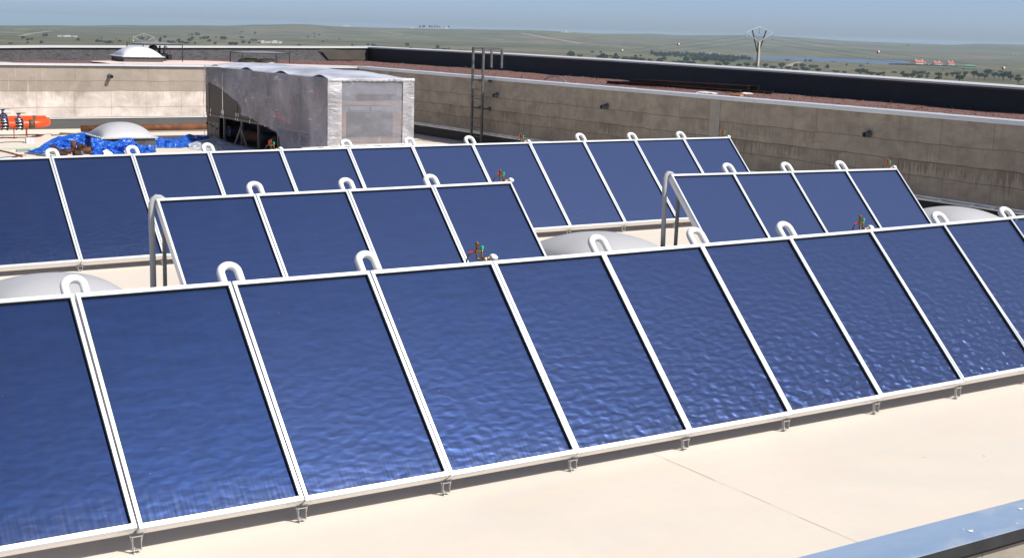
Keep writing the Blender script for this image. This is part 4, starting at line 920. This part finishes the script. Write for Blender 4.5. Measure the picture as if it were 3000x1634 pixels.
# ---- trees: holm oaks, each with its own place, trunk and crown
def make_tree(seed, w_=5.0, h=5.0):
    random.seed(seed); t = thing('holm_oak', '', 'tree')
    tk = MB().tube([(0, 0, -.6), (.05, 0, .5), (.12, .05, 1.3), (.1, .1, h*.5)], [.30, .24, .2, .1], 7)
    for k in range(4):
        a = k*1.6+random.random(); tk.tube([(.1, .05, 1.1), (math.cos(a)*w_*.15, math.sin(a)*w_*.15, h*.42), (math.cos(a)*w_*.3, math.sin(a)*w_*.3, h*.62)], [.13, .09, .05], 6)
    tk.build('trunk', M['bark'], t)
    c = MB(); lobes = [(0, 0, h*.62, w_*.36)] + [(math.cos(a)*w_*.27, math.sin(a)*w_*.27, h*random.uniform(.48, .70), w_*random.uniform(.17, .26)) for a in [i*1.05+random.random()*.6 for i in range(6)]]
    for i in range(620):
        x, y, z, r = random.choice(lobes); d = Vector((random.gauss(0, 1), random.gauss(0, 1), random.gauss(0, 1))).normalized()
        p = Vector((x, y, z)) + Vector((d.x*r, d.y*r, d.z*r*.78))*random.uniform(.55, 1.08); s = random.uniform(.16, .40)
        u = Vector((random.gauss(0, 1), random.gauss(0, 1), random.gauss(0, 1))).normalized(); v = d.cross(u).normalized()*s; u2 = (d*.5+u).cross(v).normalized()*s
        c.add([p-v*.7, p+u2*.6, p+v*.8, p-u2*.7], [(0, 1, 2, 3)])
    c.build('crown', M['leaf'], t); return t
def make_bush(seed):
    random.seed(seed); c = MB(); lobes = [(random.uniform(-1.6, 1.6), random.uniform(-1.2, 1.2), random.uniform(.9, 2.4), random.uniform(.8, 1.5)) for i in range(7)]
    for i in range(260):
        x, y, z, r = random.choice(lobes); d = Vector((random.gauss(0, 1), random.gauss(0, 1), random.gauss(0, 1))).normalized(); p = Vector((x, y, max(.05, z+d.z*r*.8)))+Vector((d.x*r, d.y*r, 0)); s = random.uniform(.2, .5)
        u = Vector((random.gauss(0, 1), random.gauss(0, 1), random.gauss(0, 1))).normalized(); v = d.cross(u).normalized()*s; u2 = (d*.5+u).cross(v).normalized()*s
        c.add([p-v, p+u2, p+v, p-u2], [(0, 1, 2, 3)])
    return c.build('holm_oak', M['leaf'])
oaks = [make_tree(30+i) for i in range(5)]; bushes = [make_bush(60+i) for i in range(4)]
def crop(x0, y0, s, L): return [(x0+a/s, y0+b/s, c/s, d/s) for a, b, c, d in L]
NEAR = crop(2640, 120, 7.156, [(20,770,80,110),(75,800,90,100),(140,795,110,95),(230,805,120,110),(350,745,130,95),(440,745,120,95),(550,755,110,80),(390,815,130,85),(540,805,85,65),(780,772,150,95),(785,850,110,95),(715,842,40,60),(955,770,100,85),(1070,762,110,85),(1170,752,150,88),(1345,765,110,100),(1215,875,160,140),(1290,850,90,120),(1525,797,120,145),(1630,805,120,115),(1745,822,140,110),(1810,762,150,140),(1950,802,130,115),(2050,802,100,95),(2140,838,170,160),(2240,800,110,130),(2290,842,120,115),(2450,800,110,75),(2450,900,150,120)]) + \
 crop(2000, 180, 6.378, [(1380,135,140,95),(1540,140,110,85),(1690,158,150,65),(1845,155,130,110),(1970,182,110,75),(2095,192,140,60),(2290,203,170,75),(2520,212,100,68),(640,95,100,50),(810,110,150,90),(1055,122,110,70),(1195,128,140,88)]) + \
 crop(2300, 120, 7.156, [(700,665,125,78),(1060,690,160,60),(1245,706,100,60),(1580,726,220,128),(1690,722,90,105),(1800,746,170,88),(1960,762,150,84),(2065,768,60,55)])
FAR = crop(2640, 120, 7.156, [(260,690,70,60),(2080,660,100,35),(1850,632,150,25),(870,620,25,22),(1000,590,30,22),(1300,602,40,30),(2200,650,30,22),(30,690,60,40)]) + \
 crop(2300, 120, 7.156, [(215,545,110,60),(350,560,130,80),(600,572,190,60),(870,587,80,72),(430,442,60,48),(525,447,65,52),(50,422,100,30),(1600,542,100,32),(1295,522,35,38),(1010,447,80,18),(2060,700,80,48),(1740,487,40,20),(2280,675,110,30)]) + \
 crop(1800, 60, 6.44, [(700,655,60,90),(500,685,40,30),(920,752,100,48),(850,782,130,62),(400,692,40,40),(20,702,60,80),(60,745,90,60),(180,755,100,55),(280,760,100,55),(390,762,100,60),(500,768,110,50),(680,790,110,60),(1220,800,60,50),(1160,815,120,45),(1300,820,120,50),(1500,760,80,60),(1360,790,110,110),(1450,830,140,60),(1580,760,140,70),(1660,770,140,90),(1720,800,140,110),(1840,770,130,90),(1900,720,150,80),(1950,860,110,60)] + [(760+i*62, 672+((i*37) % 23)+i*1.2, 92, 78) for i in range(17)] + [(1900+i*58, 712+((i*29) % 17)+i*3.4, 92, 74) for i in range(12)] + [(1840+i*90, 765+((i*41) % 29)+i*3, 110, 80) for i in range(6)]) + \
 crop(1500, 130, 6.378, [(1090,226,120,88),(1500,162,70,36),(1660,166,60,32),(1690,272,120,85),(1760,270,90,70),(1620,268,90,60),(1270,242,80,45),(1910,292,120,70),(2150,302,90,58),(2080,298,80,50),(2240,310,90,60),(2330,314,110,64),(2440,322,100,52),(1830,242,50,42),(1945,246,50,60),(1150,177,25,22),(2300,240,40,40),(2400,230,40,30)]) + \
 crop(1000, 60, 6.378, [(205,482,50,36),(500,487,60,42),(590,487,80,46),(650,497,80,26),(1235,487,60,62),(1805,538,80,62),(1295,522,60,22),(1930,552,100,32),(2010,542,40,30),(2230,577,100,24),(2310,580,100,20),(1730,545,60,20)]) + \
 crop(400, 50, 4.293, [(72,290,40,35),(355,268,40,26),(300,318,45,52),(120,305,20,20),(435,337,80,36),(525,312,45,32),(660,310,45,36),(705,292,40,42),(768,240,50,42),(705,236,35,22),(660,231,30,14),(845,282,50,36),(885,280,50,36),(805,281,30,22),(915,313,50,26),(990,350,40,32),(1000,263,20,16),(1070,288,50,40),(1115,288,50,40),(1185,358,60,40),(1235,358,60,40),(1330,200,30,13),(1318,268,60,22),(1340,337,50,42),(1475,307,60,26),(1497,221,35,26),(2235,216,25,16),(2295,239,35,22),(2158,261,25,16),(2245,262,25,13),(1590,222,20,9),(620,342,70,28),(560,332,60,28),(735,347,30,26),(1420,340,40,32),(1660,322,40,26),(1550,335,40,20),(2040,362,60,14),(2350,320,25,20),(2400,302,20,15),(2550,290,20,15)]) + \
 crop(0, 40, 6.378, [(445,472,75,42),(530,507,60,42),(600,497,60,38),(845,437,85,58),(1455,515,70,46),(1830,540,70,50),(1890,540,60,44),(2000,560,100,42),(2080,563,90,45),(2230,532,60,36),(190,572,80,26),(2165,492,25,22),(785,562,60,42),(520,557,40,26),(1900,472,60,20),(2420,486,25,18)])
CREST = crop(1000, 60, 6.378, [(1465,142,30,42),(1525,134,34,38),(1552,134,30,38),(1650,139,40,38),(1690,139,30,36),(1745,137,30,36),(1790,139,32,36),(1840,141,30,28),(1920,138,16,16),(2008,146,30,42)])
cnt = {}
def region(az):
    return 'left of the first far pylon' if az < 18.3 else 'between the two pylons on the hillside' if az < 30 else 'in the scrubby middle ground behind the ladder' if az < 38 else 'in the dark wood band left of the big pylon' if az < 43.3 else 'on the meadow right of the big pylon'
fi = {}
def put(protos, k, px, py, pw, ph, label, group, rmax=9e9, r0=None):
    az, el = ae(px, py); r = r0 or min(hit(az, el), rmax); p = land_pt(az, r, -.1)
    if r0: p.z = 3.65+r*math.tan(R(el))-.2
    W, H = pw/FPX*r*1.12, ph/FPX*r*1.12
    src = protos[k % len(protos)]
    if src.name not in fi: fi[src.name] = 1; o = src
    else: o = copy_tree(src)
    base = 5.0 if children(src) else 4.6; bh = 4.3 if children(src) else 3.4
    o.location = p; o.rotation_euler = (0, 0, random.uniform(0, 6.28)); s = W/base; o.scale = (s*random.uniform(.92, 1.08), s*random.uniform(.92, 1.08), H/bh)
    tag(o, label, 'tree', group); return o
random.seed(77); random_state = random.getstate()
near_lab = lambda x: ('dark holm oak with a clear trunk, in the grove at the far right' if x > 2840 else 'dark holm oak in the loose grove below the red roofed farm' if x > 2640 else 'dark round holm oak just above the black parapet, right of the pylon' if x > 2225 else 'dark round holm oak just above the black parapet, left of the pylon')
for k, (x, y, a, b) in enumerate(NEAR): put(oaks, k, x, y, a, b, near_lab(x), 'holm oaks beyond the black parapet')
for k, (x, y, a, b) in enumerate(FAR):
    az, el = ae(x, y); put(bushes, k, x, y, a, b, 'small bluish dark tree far off ' + region(az), 'far trees ' + region(az))
for k, (x, y, a, b) in enumerate(CREST): put(bushes, k, x, y, a, b, 'tiny tree in the row on the skyline above the wrapped unit', 'row of trees on the skyline', r0=4480)
for k, (x, y, a, b) in enumerate(crop(2640, 120, 7.156, [(2490, 985, 190, 70)])): put(bushes, 1, x, y, a, b, 'low dark bush touching the parapet in the far right corner', None)

# ---- power line
def pylon(az, r, ztop, rot, base_label):
    x, y = CAM.x+r*math.sin(R(az)), CAM.y+r*math.cos(R(az)); zb = land_z(az, r)-.5
    t = thing('power_pylon', base_label, 'pylon', (x, y, zb), rot, 'pylons of the power line'); h = ztop-zb
    po_ = MB(); n = 12
    po_.add([(sx*.40*(1-.45*v), sy*.28*(1-.3*v), h*v) for v in (0, 1) for sx, sy in ((-1,-1),(1,-1),(1,1),(-1,1))], [(0,1,5,4),(1,2,6,5),(2,3,7,6),(3,0,4,7),(4,5,6,7)])
    po_.build('post', M['pole'], t)
    sl_ = MB()
    for k in range(6):
        v = .30+.075*k; wv_ = .08; z = h*v; sl_.box((-wv_, -.28*(1-.3*v)-.03, z), (wv_, -.28*(1-.3*v)+.02, z+h*.05))
    sl_.build('post_slots', M['frame_dk'], t)
    arm = MB(); W = 4.15
    for s in (-1, 1): arm.bar((0, 0, h), (s*W, 0, h+1.92), .09).bar((s*W, 0, h+1.92), (0, 0, h+3.15), .10)
    arm.build('cross_arm', M['lattice'], t)
    b = MB()
    for s in (-1, 1): b.bar((s*.22, .12, h-2.1), (s*2.2, .12, h+2.4), .17)
    b.build('brace', M['frame_dk'], t)
    tips = []
    for xx, zt in ((-W, h+1.85), (0, h+3.05), (W, h+1.85)):
        m = MB().tube([(xx, 0, zt), (xx, 0, zt-1.35)], .045, 6); 
        for k in range(5): m.lathe([(.04, 0), (.15, .03), (.13, .09), (.04, .12)], (xx, 0, zt-.25-.2*k), 10)
        m.build('insulator', M['insul'], t); tips.append(Vector((xx, 0, zt-1.35)))
    Mx = Matrix.Translation((x, y, zb)) @ Matrix.Rotation(rot, 4, 'Z'); return [Mx @ v for v in tips], Vector((x, y, zb))
A1, R1, A2, R2 = 43.34, 290, 18.31, 530
d12 = Vector((R1*math.sin(R(A1))-R2*math.sin(R(A2)), R1*math.cos(R(A1))-R2*math.cos(R(A2)), 0))
rot = math.atan2(d12.y, d12.x) + math.pi/2
t1, p1 = pylon(A1, R1, 3.65+R1*math.tan(R(-.224)), rot, 'big concrete pylon with pale diamond arms rising above the black parapet')
t2, p2 = pylon(A2, R2, 3.65+R2*math.tan(R(-.92)), rot, 'far pale diamond pylon head against the hillside at the left')
t3 = [v + d12 + Vector((0, 0, -.8)) for v in t1]
def sagp(a, b, t, s): p = a.lerp(b, t); p.z -= 4*s*t*(1-t); return p
for i in range(3):
    for a, b, nm, s, g_ in ((t2, t1, 'between the far and the big pylon', 7.6, 1), (t1, t3, 'running out of the picture right of the big pylon', 7.6, 2)):
        P = [sagp(a[i], b[i], k/48, s) for k in range(49)]
        tag(MB().tube(P, .016, 5).build('power_wire', M['wire']), '%s power wire %s' % (('left', 'middle', 'right')[i], nm), 'wire', 'power wires')
def ball(p, lb):
    t = thing('marker_ball', lb, 'marker ball', p, 0, 'marker balls on the power wires'); r = .30
    prof = [(r*math.sin(math.pi*k/12), -r*math.cos(math.pi*k/12)) for k in range(13)]
    MB().lathe(prof, (0, 0, 0), 20, (1, .3, 0)).build('ball_shell', M['ball_w'], t)
    MB().lathe([(math.sqrt(max(0, (r*1.01)**2-z*z)), z) for z in (-.17, -.12, -.06, 0, .06, .12, .17)], (0, 0, 0), 20, (0, 1, .2)).build('red_band', M['ball_r'], t)
for px, py, i, seg, lb in ((1985, 123, 1, 0, 'red and white marker ball high on the middle wire left of the pylon'), (1822, 151, 2, 0, 'red and white marker ball low above the track, left of the pylon'), (1581, 154, 0, 0, 'red and white marker ball just above the parapet right of the ladder'), (2575, 156, 1, 1, 'red and white marker ball on the wire above the lake'), (2937, 188, 0, 1, 'red and white marker ball nearest the right picture edge'), (445, 128, 2, 0, 'red and white marker ball beside the far pylon head'), (355, 126, 0, 0, 'red and white marker ball at the left of the far pylon')):
    az, el = ae(px, py); best = None
    for i2 in range(3):
        for k in range(401):
            a, b = ((t2, t1), (t1, t3))[seg]; q = sagp(a[i2], b[i2], k/400, 7.6); v = q-CAM
            e = (math.degrees(math.atan2(v.x, v.y))-az)**2 + (math.degrees(math.atan2(v.z, math.hypot(v.x, v.y)))-el)**2
            if best is None or e < best[0]: best = (e, q)
    ball(best[1], lb)

# ---- buildings
def house(lb, az, r, L, D, H, rh, rz, extra=None, gr='red roofed farm buildings'):
    p = land_pt(az, r, -.3); t = thing('farmhouse', lb, 'house', p, rz, gr)
    MB().box((-L/2, -D/2, 0), (L/2, D/2, H)).build('wall', M['render'], t)
    o = .8; rm = MB().add([(-L/2-o, -D/2-o, H), (L/2+o, -D/2-o, H), (L/2+o, D/2+o, H), (-L/2-o, D/2+o, H), (-L/2+D*.35, 0, H+rh), (L/2-D*.35, 0, H+rh)], [(0,1,5,4),(1,2,5),(2,3,4,5),(3,0,4),(3,2,1,0)])
    ro = rm.build('roof', M['roof'], t)
    for x in (-L*.34, L*.28): MB().box((x-.7, -.6, H+rh*.4), (x+.7, .6, H+rh+1.6)).build('chimney', M['render'], ro)
    for k in range(int(L/4)): 
        x = -L/2+2+k*(L-4)/max(1, int(L/4)-1); MB().box((x-.6, -D/2-.05, H*.35), (x+.6, -D/2+.02, H*.8)).build('window', M['glass'], t)
    return t
def azr(px, py, r): a, e = ae(px, py); return a
fr = 2440
house('large white farmhouse with red hipped roof at the left of the farm', azr(2692, 189, fr), fr, 23, 11, 5.0, 4.0, R(-8))
house('white house with long flat red roof in the middle of the farm', azr(2745, 191, fr), fr, 16, 9, 4.4, 2.6, R(-14))
house('white house with red roof at the right end of the farm', azr(2784, 195, fr), fr-10, 12.5, 9, 4.8, 3.4, R(-18))
pg = land_pt(azr(2716, 192, fr), fr-25, -.3); gt = thing('gate_house', 'small white gate building between the red roofed houses', 'gate house', pg, R(-45))
MB().box((-5, -2, 0), (-1.8, 2, 3.4)).box((1.8, -2, 0), (5, 2, 3.4)).box((-6, -2.2, 3.4), (6, 2.2, 4.2)).build('wall', M['render'], gt); MB().box((-1.8, -1.5, 0), (1.8, -1.2, 3)).build('gate', M['glass'], gt)
ps_ = land_pt(azr(2832, 198, fr), fr-40, -.3); sh = thing('net_shed', 'long low green netting shed right of the farm', 'shed', ps_, R(-52))
MB().box((-15, -4, 0), (15, 4, 2.4)).build('shed_wall', M['shed'], sh); MB().add([(-4, -4.2, 2.4), (15, -4.2, 2.4), (15, 4.2, 2.4), (-4, 4.2, 2.4), (0, 0, 4.4), (12, 0, 4.0)], [(0,1,5,4),(1,2,5),(2,3,4,5),(3,0,4)]).build('shed_roof', M['shed'], sh)
def hedge(lb, pa, pb, r, w_, h):
    a0, a1 = ae(*pa)[0], ae(*pb)[0]; c = MB(); random.seed(int(pa[0]))
    n = 700
    for i in range(n):
        p = land_pt(a0+(a1-a0)*random.random(), r, 0)+Vector((random.uniform(-w_, w_), random.uniform(-w_, w_), random.uniform(0, h))); s = random.uniform(.7, 1.4)
        u = Vector((random.gauss(0, 1), random.gauss(0, 1), random.gauss(0, 1))).normalized(); v = Vector((random.gauss(0, 1), random.gauss(0, 1), random.gauss(0, 1))).normalized(); v = u.cross(v).normalized()
        c.add([p-u*s, p+v*s, p+u*s, p-v*s], [(0,1,2,3)])
    tag(c.build('hedge', M['leaf']), lb, 'hedge')
hedge('long clipped dark hedge in front of the red roofed farm, left part', (2606, 187), (2712, 192), fr-35, 1.2, 1.5)
hedge('long clipped dark hedge in front of the red roofed farm, right part', (2722, 193), (2850, 200), fr-35, 1.2, 1.4)
def hut(lb, px, py, r, L, D, H, m='render', rz=0, name='white_house', roof=False):
    az = azr(px, py, r); r = r or hit(*ae(px, py)); p = land_pt(az, r, -.4); t = thing(name, lb, 'house', p, rz, 'small far houses')
    MB().box((-L/2, -D/2, 0), (L/2, D/2, H)).box((-L*.12, -D/2-.3, H), (L*.14, D*.4, H*1.5)).build('wall', M[m], t)
    MB().box((-L*.3, -D/2-.05, H*.3), (-L*.22, -D/2+.02, H*.75)).box((L*.2, -D/2-.05, H*.3), (L*.28, -D/2+.02, H*.75)).build('window', M['glass'], t)
    MB().box((-L/2-.4, -D/2-.4, H), (-L*.13, D/2+.4, H+.5)).box((L*.15, -D/2-.4, H), (L/2+.4, D/2+.4, H+.5)).build('roof', M['roof' if roof else 'render'], t)
hut('long white house alone on the slope near the right picture edge', 2967, 162.5, None, 26, 8, 3.4, rz=R(-50))
hut('tiny reddish house high on the far hill right of the pylon', 2660, 136, None, 16, 8, 4, 'roof', R(-45), roof=True)
hut('tiny pale house on the skyline right of the ladder', 1660, 89.5, 4450, 34, 10, 4.5, rz=R(-35))
hut('white hut among the trees left of the big pylon', 2082, 161.5, None, 8, 6, 4, rz=R(-40))
hut('white hut at the edge of the dark wood band', 2108, 165, None, 7, 5, 4, rz=R(-40))
hut('low white farm sheds on the hillside above the left parapet', 805, 127.5, None, 22, 6, 3.2, rz=R(-22))
hut('second low white shed right beside the hillside sheds', 770, 127.5, None, 14, 6, 3.2, rz=R(-22))
hut('tiny white house on the hill shoulder above the wrapped unit', 1015, 78.8, None, 22, 8, 4, rz=R(-26))
hut('tiny white house among the skyline trees', 1207, 82, 4470, 14, 8, 5, rz=R(-28))
hut('tiny white house at the right of the skyline trees', 1308, 83.4, 4470, 14, 8, 5, rz=R(-28))
hut('white wall in the scrub on the hillside, far left', 198, 109.5, None, 30, 3, 2.2, rz=R(-15))

# ------------------------------------------------------------------ air
hz = MB().box((-9800, -9800, -480), (9800, 9800, 26)).build('haze', None) if False else None
hm = bpy.data.materials.new('haze_air'); hm.use_nodes = True; ht = hm.node_tree
for nd in list(ht.nodes):
    if nd.bl_idname != 'ShaderNodeOutputMaterial': ht.nodes.remove(nd)
vol = ht.nodes.new('ShaderNodeVolumePrincipled'); vol.inputs['Color'].default_value = (.66, .86, 1.0, 1); vol.inputs['Density'].default_value = HAZE
ht.links.new(vol.outputs[0], [n for n in ht.nodes if n.bl_idname == 'ShaderNodeOutputMaterial'][0].inputs['Volume'])
zmin = min(v[2] for v in lv)-1; zmax = max(max(v[2] for v in lv), 9)+4
ho = MB().box((-11500, -11500, zmin), (11500, 11500, zmax)).build('haze', hm); tag(ho, kind='stuff')
